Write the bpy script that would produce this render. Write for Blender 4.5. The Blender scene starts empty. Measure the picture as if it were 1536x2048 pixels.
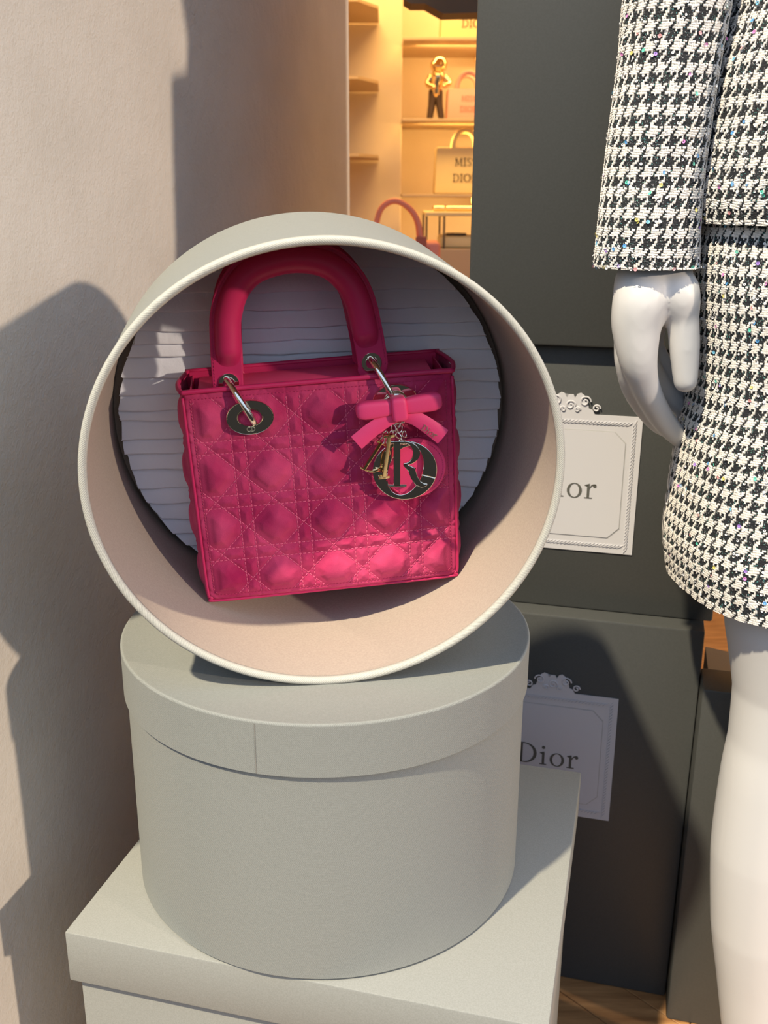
import bpy, bmesh, math, random
import numpy as np
from mathutils import Vector, Matrix
random.seed(7); np.random.seed(7)
S = bpy.context.scene
COL = S.collection
CH = 0.93                                   # eye height above the display floor
F_PX, PITCH, ROLL = 2002.0, 0.3083, 0.004

# ------------------------------------------------------------------ camera
cd = bpy.data.cameras.new('camera'); cam = bpy.data.objects.new('camera', cd); COL.objects.link(cam)
cd.sensor_fit = 'VERTICAL'; cd.sensor_height = 36.0; cd.lens = F_PX / 2048 * 36.0
cd.clip_start = 0.02; cd.clip_end = 60
FW = np.array([0, math.cos(PITCH), -math.sin(PITCH)]); RT = np.array([1.0, 0, 0]); UP = np.cross(RT, FW)
RT2 = math.cos(ROLL) * RT + math.sin(ROLL) * UP; UP2 = np.cross(RT2, FW)
M = Matrix([list(RT2), list(UP2), list(-FW)]).transposed().to_4x4()
M.translation = Vector((0, 0, CH)); cam.matrix_world = M
cd.dof.use_dof = True; cd.dof.focus_distance = 0.79; cd.dof.aperture_fstop = 13.0
S.camera = cam

# ------------------------------------------------------------------ sky, suns, lamps, exposure
S.view_settings.view_transform = 'Standard'; S.view_settings.look = 'None'
S.view_settings.exposure = 0.0; S.view_settings.gamma = 1.0; S.view_settings.use_curve_mapping = False
W = bpy.data.worlds.new('sky'); S.world = W; W.use_nodes = True
wn = W.node_tree; wn.nodes.clear()
def wnode(t): return wn.nodes.new(t)
tc = wnode('ShaderNodeTexCoord'); sx = wnode('ShaderNodeSeparateXYZ'); rp = wnode('ShaderNodeValToRGB')
mr = wnode('ShaderNodeMapRange'); bg = wnode('ShaderNodeBackground'); wo = wnode('ShaderNodeOutputWorld')
wn.links.new(tc.outputs['Generated'], sx.inputs[0]); wn.links.new(sx.outputs['Z'], mr.inputs['Value'])
mr.inputs['From Min'].default_value = -1; mr.inputs['From Max'].default_value = 1
wn.links.new(mr.outputs[0], rp.inputs[0])
el = rp.color_ramp.elements
el[0].position = 0.0; el[0].color = (0.02, 0.02, 0.02, 1)
el[1].position = 1.0; el[1].color = (0.42, 0.60, 1.0, 1)
for p, c in ((0.40, (0.032, 0.031, 0.030, 1)), (0.49, (0.13, 0.125, 0.12, 1)), (0.56, (0.36, 0.43, 0.54, 1)), (0.64, (0.58, 0.76, 1.0, 1))):
    e = el.new(p); e.color = c
wn.links.new(rp.outputs[0], bg.inputs[0]); bg.inputs[1].default_value = 1.25
wn.links.new(bg.outputs[0], wo.inputs[0])

def sun(name, az, elev, strength, col, ang):
    """az: degrees from straight behind the viewer, + = from the right."""
    d = bpy.data.lights.new(name, 'SUN'); d.energy = strength; d.color = col; d.angle = math.radians(ang)
    o = bpy.data.objects.new(name, d); COL.objects.link(o)
    a, e = math.radians(az), math.radians(elev)
    v = Vector((math.sin(a) * math.cos(e), -math.cos(a) * math.cos(e), math.sin(e)))
    o.rotation_euler = v.to_track_quat('Z', 'Y').to_euler(); o.location = v * 6
    return o
sun('sun', -40, 56, 6.3, (1.0, 0.86, 0.62), 1.6)
sun('sun_glancing_from_facade', 55, 15, 2.1, (1.0, 0.82, 0.64), 1.6)

def area(name, loc, target, size, power, col):
    d = bpy.data.lights.new(name, 'AREA'); d.energy = power; d.color = col; d.shape = 'RECTANGLE'; d.size, d.size_y = size
    o = bpy.data.objects.new(name, d); COL.objects.link(o); o.location = loc
    o.rotation_euler = (Vector(loc) - Vector(target)).to_track_quat('Z', 'Y').to_euler()
    return o
SHOPLAMP = (1.0, 0.58, 0.20)
area('shop_ceiling_lamp', (0.1, 3.3, CH + 1.55), (0.1, 4.4, CH + 0.1), (1.6, 0.5), 58, SHOPLAMP)
for zz_ in (1.80, 1.455, 1.175, .905):
    area('niche_fill_light', (.62, 4.17, zz_), (.62, 4.56, zz_ - .22), (1.0, .03), 3.4, SHOPLAMP)  # fill strips added to brighten the niche, no fixtures there
area('shop_ceiling_lamp', (1.2, 2.4, CH + 1.6), (1.0, 2.4, 0), (0.8, 0.5), 2, SHOPLAMP)

# ------------------------------------------------------------------ helpers
def px_ray(px, py):
    return FW + RT2 * (px - 768) / F_PX + UP2 * (1024 - py) / F_PX
def at(px, py, depth):
    """point seen at (px,py) whose world y equals depth"""
    d = px_ray(px, py); p = d * (depth / d[1]); return np.array([p[0], p[1], p[2] + CH])

def mesh_obj(name, V, F, mat, parent=None, smooth=False, uv=None, sharp=None):
    me = bpy.data.meshes.new(name)
    V = np.asarray(V, dtype=np.float64)
    o = bpy.data.objects.new(name, me)
    if parent is not None:
        V = V - np.array(root_loc(parent)); o.parent = parent
    if isinstance(F, np.ndarray):
        n = F.shape[0]
        me.vertices.add(len(V)); me.vertices.foreach_set('co', V.ravel())
        me.loops.add(n * 4); me.loops.foreach_set('vertex_index', F.ravel().astype(np.int32))
        me.polygons.add(n); me.polygons.foreach_set('loop_start', np.arange(n, dtype=np.int32) * 4)
        try: me.polygons.foreach_set('loop_total', np.full(n, 4, dtype=np.int32))
        except Exception: pass
        me.update(calc_edges=True)
    else:
        me.from_pydata([tuple(v) for v in V], [], [tuple(f) for f in F])
    if uv is not None:
        l = me.uv_layers.new(name='UVMap'); idx = np.empty(len(me.loops), dtype=np.int32)
        me.loops.foreach_get('vertex_index', idx); l.data.foreach_set('uv', np.asarray(uv)[idx].ravel())
    if smooth:
        me.polygons.foreach_set('use_smooth', np.ones(len(me.polygons), dtype=bool))
        if sharp is not None: me.set_sharp_from_angle(angle=math.radians(sharp))
    if mat is not None: me.materials.append(mat)
    COL.objects.link(o)
    return o
ROOTS = {}
def root_loc(p):
    x = np.zeros(3)
    while p is not None:
        x = x + np.array(p.location); p = p.parent
    return x
def tag(o, label=None, cat=None, group=None, kind=None):
    if label: o['label'] = label
    if cat: o['category'] = cat
    if group: o['group'] = group
    if kind: o['kind'] = kind
    return o
def thing(name, label, cat, loc, group=None):
    o = bpy.data.objects.new(name, None); o.location = tuple(loc); o.empty_display_size = 0.05
    COL.objects.link(o); return tag(o, label, cat, group)

class MB:
    def __init__(s): s.V = []; s.F = []
    def add(s, V, F):
        b = len(s.V); s.V += [tuple(map(float, v)) for v in V]; s.F += [tuple(int(i) + b for i in f) for f in F]; return s
    def build(s, name, mat, parent=None, smooth=False, sharp=None):
        return mesh_obj(name, s.V, s.F, mat, parent, smooth, None, sharp)
def grid_faces(nu, nv, cu=False, cv=False):
    iu = np.arange(nu if cu else nu - 1); iv = np.arange(nv if cv else nv - 1)
    a, b = np.meshgrid(iu, iv, indexing='ij'); a = a.ravel(); b = b.ravel(); a1 = (a + 1) % nu; b1 = (b + 1) % nv
    return np.stack([a * nv + b, a1 * nv + b, a1 * nv + b1, a * nv + b1], 1)
def rbox(c, sx_, sy_, sz_, bev=0.002, seg=2, R=None):
    """rounded box centred at c; R columns = local axes"""
    bm = bmesh.new(); bmesh.ops.create_cube(bm, size=1)
    for v in bm.verts: v.co = Vector((v.co.x * sx_, v.co.y * sy_, v.co.z * sz_))
    if bev > 0: bmesh.ops.bevel(bm, geom=list(bm.edges), offset=bev, segments=seg, affect='EDGES', profile=0.5)
    bm.verts.index_update()
    V = np.array([v.co[:] for v in bm.verts]); F = [[v.index for v in f.verts] for f in bm.faces]; bm.free()
    if R is not None: V = V @ np.asarray(R).T
    return V + np.asarray(c), F
def rotz(a):
    return np.array([[math.cos(a), -math.sin(a), 0], [math.sin(a), math.cos(a), 0], [0, 0, 1.0]])
def tube(path, rad, n=10, closed=False, cap=True):
    P = np.asarray(path, float); m = len(P); rad = np.broadcast_to(np.asarray(rad, float), (m,))
    if closed: T = np.roll(P, -1, 0) - np.roll(P, 1, 0)
    else: T = np.gradient(P, axis=0)
    T /= np.linalg.norm(T, axis=1)[:, None] + 1e-12
    u = np.cross(T[0], [0.31, 0.22, 0.92]); u /= np.linalg.norm(u); V = []
    for i in range(m):
        u = u - T[i] * (u @ T[i]); u /= np.linalg.norm(u); w = np.cross(T[i], u)
        for k in range(n):
            a = 2 * math.pi * k / n; V.append(P[i] + rad[i] * (math.cos(a) * u + math.sin(a) * w))
    F = []
    for i in range(m if closed else m - 1):
        j = (i + 1) % m
        for k in range(n):
            k1 = (k + 1) % n; F.append((i * n + k, j * n + k, j * n + k1, i * n + k1))
    if cap and not closed: F += [tuple(range(n))[::1], tuple(range((m - 1) * n, m * n))[::-1]]
    return np.array(V), F
def lathe(c, ax, u, v, prof, n=96, e=1.0):
    """closed profile list of (radius, along-axis) swept round axis; e squashes v"""
    T = np.linspace(0, 2 * math.pi, n, endpoint=False); V = []; 
    for t in T:
        for r, h in prof: V.append(c + ax * h + r * (math.cos(t) * u + math.sin(t) * e * v))
    k = len(prof); F = []
    for i in range(n):
        for j in range(k - 1):
            i1 = (i + 1) % n; F.append((i * k + j, i1 * k + j, i1 * k + j + 1, i * k + j + 1))
    return np.array(V), F
def smoothpath(pts, n=60):
    """Catmull-Rom through points"""
    P = np.asarray(pts, float); P = np.vstack([2 * P[0] - P[1], P, 2 * P[-1] - P[-2]]); out = []
    segs = len(P) - 3; per = max(2, n // segs)
    for i in range(segs):
        p0, p1, p2, p3 = P[i:i + 4]
        for t in np.linspace(0, 1, per, endpoint=(i == segs - 1)):
            out.append(0.5 * ((2 * p1) + (-p0 + p2) * t + (2 * p0 - 5 * p1 + 4 * p2 - p3) * t * t + (-p0 + 3 * p1 - 3 * p2 + p3) * t ** 3))
    return np.array(out)
def ribbon(A, B, thick, frame):
    """solid between 2-D polylines A and B (same length), extruded 0..thick along frame normal; frame(x,y,o)->3D"""
    A = np.asarray(A, float); B = np.asarray(B, float); m = len(A); V = []
    for i in range(m):
        V += [frame(A[i][0], A[i][1], 0), frame(B[i][0], B[i][1], 0), frame(B[i][0], B[i][1], thick), frame(A[i][0], A[i][1], thick)]
    F = [(0, 1, 2, 3), tuple(4 * (m - 1) + k for k in (3, 2, 1, 0))]
    for i in range(m - 1):
        for k in range(4):
            k1 = (k + 1) % 4; F.append((4 * i + k, 4 * (i + 1) + k, 4 * (i + 1) + k1, 4 * i + k1))
    return V, F
def poly_prism(pts, thick, frame):
    """extruded simple polygon"""
    n = len(pts); bm = bmesh.new()
    vs = [bm.verts.new((p[0], p[1], 0)) for p in pts]; f = bm.faces.new(vs)
    bmesh.ops.triangulate(bm, faces=[f]); bm.verts.index_update()
    tri = [[v.index for v in f.verts] for f in bm.faces]; bm.free()
    V = [frame(p[0], p[1], 0) for p in pts] + [frame(p[0], p[1], thick) for p in pts]
    F = [tuple(t[::-1]) for t in tri] + [tuple(i + n for i in t) for t in tri]
    F += [(i, (i + 1) % n, (i + 1) % n + n, i + n) for i in range(n)]
    return V, F

# glyphs: each piece is (A, B) polylines in em units (cap height 1), baseline y=0
def _arc(cx, cy, rx, ry, a0, a1, n=14):
    t = np.radians(np.linspace(a0, a1, n)); return np.c_[cx + rx * np.cos(t), cy + ry * np.sin(t)]
def _rect(x0, y0, x1, y1): return (np.array([[x0, y0], [x1, y0]]), np.array([[x0, y1], [x1, y1]]))
def _ring(cx, cy, rx, ry, ix, iy, a0=0, a1=360, n=28, dx=0): return (_arc(cx, cy, rx, ry, a0, a1, n), _arc(cx + dx, cy, ix, iy, a0, a1, n))
GLYPH = {
 'D': (0.92, [_rect(.13, 0, .26, 1), _rect(0.02, 0, .36, .05), _rect(.02, .95, .36, 1), _ring(.34, .5, .54, .5, .40, .45, -90, 90)]),
 'i': (0.40, [_rect(.14, 0, .25, .62), _rect(.04, 0, .35, .045), (np.array([[.03, .57], [.14, .52]]), np.array([[.05, .60], [.25, .66]])), _ring(.19, .86, .075, .075, .005, .005)]),
 'o': (0.68, [_ring(.34, .32, .32, .335, .20, .295)]),
 'r': (0.56, [_rect(.13, 0, .24, .62), _rect(.03, 0, .36, .045), (np.array([[.02, .57], [.13, .52]]), np.array([[.04, .60], [.24, .66]])), _ring(.43, .36, .22, .29, .18, .22, 70, 165, 10), _ring(.45, .56, .075, .075, .005, .005)]),
 'C': (0.85, [_ring(.5, .5, .48, .5, .36, .45, 48, 312)]),
 'R': (0.86, [_rect(.13, 0, .28, 1), _rect(.0, 0, .42, .055), _rect(.0, .945, .36, 1), _ring(.36, .735, .36, .265, .20, .215, -90, 90),
       (np.array([[.34, .47], [.46, .34], [.52, .18], [.62, .04], [.76, -.02], [.88, .02]]), np.array([[.36, .53], [.60, .42], [.66, .24], [.74, .12], [.82, .07], [.90, .06]]))]),
 'I': (0.40, [_rect(.13, 0, .27, 1), _rect(.0, 0, .40, .06), _rect(.0, .94, .40, 1)]),
 'O': (1.0, [_ring(.5, .5, .5, .5, .31, .43)]),
 'S': (0.62, [(np.r_[_arc(.31, .74, .26, .26, 20, 250, 12), _arc(.31, .26, .26, .26, 70, -150, 12)], np.r_[_arc(.31, .74, .16, .20, 20, 250, 12), _arc(.31, .26, .16, .20, 70, -150, 12)])]),
 'M': (1.1, [_rect(.14, 0, .22, 1), _rect(.84, 0, .97, 1), (np.array([[.14, 1], [.48, .1]]), np.array([[.30, 1], [.56, .1]])), (np.array([[.48, .1], [.84, 1]]), np.array([[.54, .1], [.90, 1]])), _rect(.04, 0, .32, .05), _rect(.74, 0, 1.07, .05)]),
}
def text_mb(txt, x, y, h, thick, frame, spacing=0.06, ang=0.0, mb=None):
    mb = mb or MB(); cx = 0.0; ca, sa = math.cos(ang), math.sin(ang)
    def fr(X, Y, o):
        X *= h; Y *= h; return frame(x + X * ca - Y * sa, y + X * sa + Y * ca, o)
    for ch in txt:
        if ch == ' ': cx += 0.4; continue
        adv, pcs = GLYPH[ch]
        for A, B in pcs:
            A2 = A + [cx, 0]; B2 = B + [cx, 0]; mb.add(*ribbon(A2, B2, thick, fr))
        cx += adv + spacing
    return mb
def letters(txt, x, y, h, thick, frame, m, parent, spacing=0.06, ang=0.0):
    cx = 0.0
    for ch in txt:
        if ch != ' ':
            text_mb(ch, x + cx * h * math.cos(ang), y + cx * h * math.sin(ang), h, thick, frame, 0, ang).build('letter', m, parent)
        cx += (GLYPH[ch][0] if ch != ' ' else .4) + spacing
def text_w(txt, h, spacing=0.06): return sum((GLYPH[c][0] if c != ' ' else .4) + spacing for c in txt) * h

# ------------------------------------------------------------------ materials
def mat(name, col, rough=0.7, metal=0.0, **kw):
    m = bpy.data.materials.new(name); m.use_nodes = True; nt = m.node_tree; b = nt.nodes['Principled BSDF']
    b.inputs['Base Color'].default_value = (*col, 1); b.inputs['Roughness'].default_value = rough; b.inputs['Metallic'].default_value = metal
    for k, v in kw.items():
        k2 = k.replace('_', ' ')
        if k2 in b.inputs: b.inputs[k2].default_value = v
    return m
def nd(m, t, **inp):
    n = m.node_tree.nodes.new(t)
    for k, v in inp.items():
        if k in n.inputs: n.inputs[k].default_value = v
        else: setattr(n, k, v)
    return n
def lk(m, a, b): m.node_tree.links.new(a, b)
def bsdf(m): return m.node_tree.nodes['Principled BSDF']
def noisy(m, c1, c2, scale=30, detail=4, coord='Object', stretch=None, lo=0.35, hi=0.65, rough=0.55):
    t = nd(m, 'ShaderNodeTexCoord'); n = nd(m, 'ShaderNodeTexNoise', Scale=scale, Detail=detail, Roughness=rough)
    src = t.outputs[coord]
    if stretch:
        mp = nd(m, 'ShaderNodeMapping'); mp.inputs['Scale'].default_value = stretch; lk(m, src, mp.inputs[0]); src = mp.outputs[0]
    lk(m, src, n.inputs['Vector'])
    r = nd(m, 'ShaderNodeValToRGB'); r.color_ramp.elements[0].position = lo; r.color_ramp.elements[1].position = hi
    r.color_ramp.elements[0].color = (*c1, 1); r.color_ramp.elements[1].color = (*c2, 1)
    lk(m, n.outputs['Fac'], r.inputs[0]); lk(m, r.outputs[0], bsdf(m).inputs['Base Color']); return src, r
def bump_noise(m, scale, strength, dist=0.001, coord='Object', detail=3, prev=None, src=None):
    if src is None:
        t = nd(m, 'ShaderNodeTexCoord'); src = t.outputs[coord]
    n = nd(m, 'ShaderNodeTexNoise', Scale=scale, Detail=detail); lk(m, src, n.inputs['Vector'])
    b = nd(m, 'ShaderNodeBump', Strength=strength, Distance=dist); lk(m, n.outputs['Fac'], b.inputs['Height'])
    if prev is not None: lk(m, prev.outputs[0], b.inputs['Normal'])
    lk(m, b.outputs[0], bsdf(m).inputs['Normal']); return b
def weave(m, col_a, col_b, period, strength=0.35, dist=0.0004, diag=False, coord='UV'):
    """linen weave on uv given in metres"""
    t = nd(m, 'ShaderNodeTexCoord'); sp = nd(m, 'ShaderNodeSeparateXYZ'); lk(m, t.outputs[coord], sp.inputs[0])
    def wv(sock, per, ph=0.0):
        a = nd(m, 'ShaderNodeMath', operation='MULTIPLY'); a.inputs[1].default_value = 2 * math.pi / per; lk(m, sock, a.inputs[0])
        s = nd(m, 'ShaderNodeMath', operation='SINE'); lk(m, a.outputs[0], s.inputs[0]); return s.outputs[0]
    if diag:
        ad = nd(m, 'ShaderNodeMath', operation='ADD'); lk(m, sp.outputs[0], ad.inputs[0]); lk(m, sp.outputs[1], ad.inputs[1]); h = wv(ad.outputs[0], period)
    else:
        w1 = wv(sp.outputs[0], period); w2 = wv(sp.outputs[1], period)
        mu = nd(m, 'ShaderNodeMath', operation='MULTIPLY'); lk(m, w1, mu.inputs[0]); lk(m, w2, mu.inputs[1]); h = mu.outputs[0]
    mp = nd(m, 'ShaderNodeMapRange'); mp.inputs['From Min'].default_value = -1; lk(m, h, mp.inputs['Value'])
    n = nd(m, 'ShaderNodeTexNoise', Scale=900, Detail=2); lk(m, t.outputs['Object'], n.inputs['Vector'])
    mx = nd(m, 'ShaderNodeMath', operation='ADD'); lk(m, mp.outputs[0], mx.inputs[0]); lk(m, n.outputs['Fac'], mx.inputs[1])
    hf = nd(m, 'ShaderNodeMath', operation='MULTIPLY'); hf.inputs[1].default_value = 0.5; lk(m, mx.outputs[0], hf.inputs[0])
    r = nd(m, 'ShaderNodeValToRGB'); r.color_ramp.elements[0].color = (*col_a, 1); r.color_ramp.elements[1].color = (*col_b, 1)
    r.color_ramp.elements[0].position = .25; r.color_ramp.elements[1].position = .75
    lk(m, hf.outputs[0], r.inputs[0]); lk(m, r.outputs[0], bsdf(m).inputs['Base Color'])
    b = nd(m, 'ShaderNodeBump', Strength=strength, Distance=dist); lk(m, hf.outputs[0], b.inputs['Height']); lk(m, b.outputs[0], bsdf(m).inputs['Normal'])
    return m

MT = {}
MT['linen'] = weave(mat('linen', (.5, .48, .42), .85), (.182, .190, .176), (.268, .278, .260), .0013, .3)
MT['linen_edge'] = weave(mat('linen_edge', (.5, .48, .42), .85), (.36, .36, .32), (.52, .51, .455), .0016, .45, .0004, diag=True)
MT['paper'] = mat('lining_paper', (.62, .50, .405), .75); noisy(MT['paper'], (.345, .285, .24), (.39, .325, .272), 700, 2); 
MT['cardboard'] = mat('box_paper', (.46, .45, .40), .62); noisy(MT['cardboard'], (.235, .24, .22), (.27, .275, .255), 900, 2); bump_noise(MT['cardboard'], 1400, .12, .0003)
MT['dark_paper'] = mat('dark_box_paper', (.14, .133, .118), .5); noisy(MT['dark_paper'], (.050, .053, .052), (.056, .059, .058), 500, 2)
MT['tissue'] = mat('tissue_paper', (.80, .84, .92), .8); bump_noise(MT['tissue'], 60, .5, .003, detail=5)
MT['card'] = mat('card', (.55, .55, .585), .7)
MT['foil'] = mat('gold_foil', (.95, .85, .62), .38, 1.0)
MT['ink'] = mat('grey_ink', (.10, .10, .09), .5)
MT['plaster'] = mat('plaster', (.55, .48, .40), .9); noisy(MT['plaster'], (.585, .535, .465), (.67, .615, .54), 5, 6)
b1 = bump_noise(MT['plaster'], 420, .55, .0012, detail=4); bump_noise(MT['plaster'], 90, .35, .003, detail=3, prev=b1)
MT['wood'] = mat('oak', (.30, .15, .06), .45); noisy(MT['wood'], (.28, .135, .05), (.50, .27, .11), 9, 5, stretch=(1, 9, 1))
MT['suede'] = mat('pink_suede', (.62, .04, .12), .92); src, rmp = noisy(MT['suede'], (.33, .012, .070), (.55, .055, .145), 20, 4, lo=.34, hi=.64, rough=.55)
bsdf(MT['suede']).inputs['Sheen Weight'].default_value = .25; bsdf(MT['suede']).inputs['Sheen Tint'].default_value = (1, .35, .5, 1); bsdf(MT['suede']).inputs['Specular IOR Level'].default_value = .15
bump_noise(MT['suede'], 1700, .40, .0006)
MT['leather'] = mat('pink_leather', (.52, .020, .102), .42); bump_noise(MT['leather'], 1300, .12, .0004)
bsdf(MT['leather']).inputs['Specular IOR Level'].default_value = .35
MT['leather_lit'] = mat('lit_pink_leather', (.84, .062, .19), .45); bump_noise(MT['leather_lit'], 1300, .15, .0004); bsdf(MT['leather_lit']).inputs['Specular IOR Level'].default_value = .3  # brighter copy of the pink leather, direct sun put into its colour
MT['thread'] = mat('pink_thread', (.68, .105, .21), .6)
MT['thread_dark'] = mat('dark_pink_thread', (.42, .02, .09), .6)
MT['gold'] = mat('pale_gold', (.88, .82, .70), .04, 1.0)
MT['gold_yellow'] = mat('yellow_gold', (.93, .70, .38), .10, 1.0)
MT['white_skin'] = mat('mannequin_white', (.57, .565, .565), .45)
MT['stocking'] = mat('knit', (.8, .78, .76), .8)
MT['shopwall'] = mat('shop_plaster', (.72, .60, .42), .6); noisy(MT['shopwall'], (.68, .565, .39), (.76, .64, .45), 3, 4)
MT['shelf'] = mat('shelf', (.55, .42, .26), .5)
MT['tote_yellow'] = mat('yellow_canvas', (.85, .70, .36), .6); MT['tote_pink'] = mat('pink_canvas', (.86, .45, .36), .6)
MT['dark_brown'] = mat('dark_brown', (.09, .055, .028), .6)
MT['salmon'] = mat('salmon_leather', (.72, .24, .17), .5)
MT['glass'] = mat('glass', (1, 1, 1), .02, 0.0); bsdf(MT['glass']).inputs['Transmission Weight'].default_value = 1.0
MT['trouser'] = mat('bronze_dark', (.07, .045, .03), .5)
MT['concrete'] = mat('ceiling_paint', (.6, .55, .48), .9)
MT['street'] = mat('street', (.2, .2, .2), .9)
def attr_mat(name, rough):
    m = mat(name, (.5, .5, .5), rough); a = nd(m, 'ShaderNodeAttribute', attribute_name='tweed'); lk(m, a.outputs['Color'], bsdf(m).inputs['Base Color']); return m
MT['tweed'] = attr_mat('tweed', .8); MT['sequin'] = attr_mat('sequin', .25)
bsdf(MT['sequin']).inputs['Specular IOR Level'].default_value = .9

ex, ey, ez = np.eye(3)

# ------------------------------------------------------------------ the setting
def slab(name, c, sx_, sy_, sz_, m, R=None, bev=0.0):
    mb = MB(); mb.add(*rbox(c, sx_, sy_, sz_, bev, 1, R)); o = mb.build(name, m); tag(o, kind='structure'); return o
# left wall: stands at an angle, from the shop window to the opening into the shop
WA = np.array([-.3424, .600]); WB = np.array([-.0600, 1.800]); wd = (WB - WA) / np.linalg.norm(WB - WA); wnrm = np.array([wd[1], -wd[0]])
L = np.linalg.norm(WB - WA); cxy = (WA + WB) / 2 - wnrm * .06
ang = math.atan2(wd[1], wd[0])
slab('wall_left', (cxy[0], cxy[1], 1.35), L, .12, 2.7, MT['plaster'], rotz(ang), .004)
fl = slab('floor', (.6, 2.6, -.03), 3.6, 4.6, .04, MT['wood'])
slab('wall_back', (.9, 4.62, 1.35), 4.2, .12, 2.9, MT['shopwall'])
slab('wall_right', (2.4, 2.8, 1.35), .12, 4.4, 2.9, MT['shopwall'])
slab('wall_shop_left', (-1.15, 3.2, 1.35), .12, 3.2, 2.9, MT['shopwall'])
slab('ceiling', (.6, 2.9, 2.76), 3.7, 3.7, .1, MT['concrete'])
# herringbone planks of the display floor (thickness proud of the base)
PL, PW = .34, .062; pa = math.radians(-47); RP = rotz(pa)
for gi in range(-14, 15):
    for gj in range(-3, 4):
        c = np.array([.27, .95, 0]) + RP @ np.array([gj * PL + (gi % 2) * PL * .5 + .07, gi * PW + .02, 0])
        if not (-.05 < c[0] < .62 and .62 < c[1] < 1.35): continue
        MB().add(*rbox((c[0], c[1], -.005), PL - .0012, PW - .0010, .010, .0006, 1, RP)).build('plank', MT['wood'], fl)

# ------------------------------------------------------------------ hatbox frames
yawc, tiltc, EV = -.135, .0741, .9725
AX = np.array([math.sin(yawc) * math.cos(tiltc), math.cos(yawc) * math.cos(tiltc), math.sin(tiltc)])
CU = np.array([math.cos(yawc), -math.sin(yawc), 0]); CV = np.cross(CU, AX)
CC = np.array([-.0361, .6359, -.1807 + CH]); R0 = .160
HB = np.array([-.0462, .7538, -.3359 + CH]); RL, HL, RB, HH = .1646, .0403, .1619, .2121
ZR = HB[2] - HH                                      # top of the rectangular box

def fab_shell(name, c, ax, u, v, R, h0, h1, m, parent, e=1.0, n=160, k=24):
    T = np.linspace(0, 2 * math.pi, n + 1); Hs = np.linspace(h0, h1, k)
    t, h = np.meshgrid(T, Hs, indexing='ij')
    P = c + ax * h[..., None] + R * (np.cos(t)[..., None] * u + e * np.sin(t)[..., None] * v)
    uv = np.stack([t * R, h], -1).reshape(-1, 2)
    return mesh_obj(name, P.reshape(-1, 3), grid_faces(n + 1, k), m, parent, True, uv)

# ---- rectangular box underneath
byaw, bw, bdp = -.2511, .1867, .1659
BXY = np.array([-.0249, .7560]); RR = rotz(byaw)
rect = thing('gift_box', 'grey lidded rectangular box at the bottom carrying the round hatbox', 'box', (BXY[0], BXY[1], 0))
hb_ = ZR - .0
LIDH = .046
mb = MB(); mb.add(*rbox((BXY[0], BXY[1], ZR - LIDH / 2), 2 * bw, 2 * bdp, LIDH, .0012, 2, RR)); mb.build('lid', MT['cardboard'], rect, True, 40)
mb = MB(); mb.add(*rbox((BXY[0], BXY[1], (ZR - .004) / 2 + .0005), 2 * bw - .012, 2 * bdp - .012, ZR - .005, .0012, 2, RR)); mb.build('body', MT['cardboard'], rect, True, 40)

# ---- round upright hatbox
hat = thing('hatbox', 'grey linen round hatbox standing upright with its lid on', 'hatbox', (HB[0], HB[1], ZR))
zb = ZR + .0006
body = fab_shell('body', np.array([HB[0], HB[1], 0]), ez, ex, ey, RB, zb + .0015, HB[2] - .006, MT['linen'], hat)
mb = MB(); mb.add(*lathe(np.array([HB[0], HB[1], 0]), ez, ex, ey, [(RB, zb + .0015), (RB - .001, zb + .0004), (RB - .003, zb), (.0005, zb)], 120)); mb.build('base', MT['linen'], hat, True, 40)
n_l = 160
lidw = fab_shell('lid', np.array([HB[0], HB[1], 0]), ez, ex, ey, RL, HB[2] - HL, HB[2] - .0016, MT['linen'], hat, k=8)
mb = MB(); mb.add(*lathe(np.array([HB[0], HB[1], 0]), ez, ex, ey, [(RB + .0002, HB[2] - HL + .0006), (RL - .0006, HB[2] - HL), (RL, HB[2] - HL + .0006)], n_l)); mb.build('lid_edge', MT['linen'], lidw, True)
# lid top disc with rolled edge
Tt = np.linspace(0, 2 * math.pi, n_l + 1); rr = [RL, RL - .0002, RL - .0008, RL - .0016, RL - .0026, RL * .8, RL * .5, RL * .2, .0005]; zz = [-.0016, -.0007, -.0001, .0001, -.0002, -.0002, -.0002, -.0002, -.0002]
P = np.array([[[HB[0] + r * math.cos(t), HB[1] + r * math.sin(t), HB[2] + z] for r, z in zip(rr, zz)] for t in Tt])
uvp = P[..., :2].reshape(-1, 2)
mesh_obj('lid_top', P.reshape(-1, 3), grid_faces(n_l + 1, len(rr)), MT['linen'], lidw, True, uvp)
# vertical fabric seam of the lid
sa = math.atan2(-.155, -.052)
tmid = None
mb = MB()
for k in range(2):
    pass
best = None
for t in np.linspace(-math.pi, 0, 721):
    q = np.array([HB[0] + RL * math.cos(t), HB[1] + RL * math.sin(t), HB[2] - .02 - CH]); d = q @ FW
    x = 768 + F_PX * (q @ RT2) / d
    if best is None or abs(x - 511) < best[0]: best = (abs(x - 511), t)
ts = best[1]
def cyl_fr(x, y, o): return (HB[0] + (RL + .0001 + o) * math.cos(x), HB[1] + (RL + .0001 + o) * math.sin(x), y)
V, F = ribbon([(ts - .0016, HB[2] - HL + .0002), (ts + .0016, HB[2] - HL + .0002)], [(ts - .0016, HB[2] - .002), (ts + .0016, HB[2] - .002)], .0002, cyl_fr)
MB().add(V, F).build('seam', mat('seam_shadow', (.20, .19, .17), .9), lidw)

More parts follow.
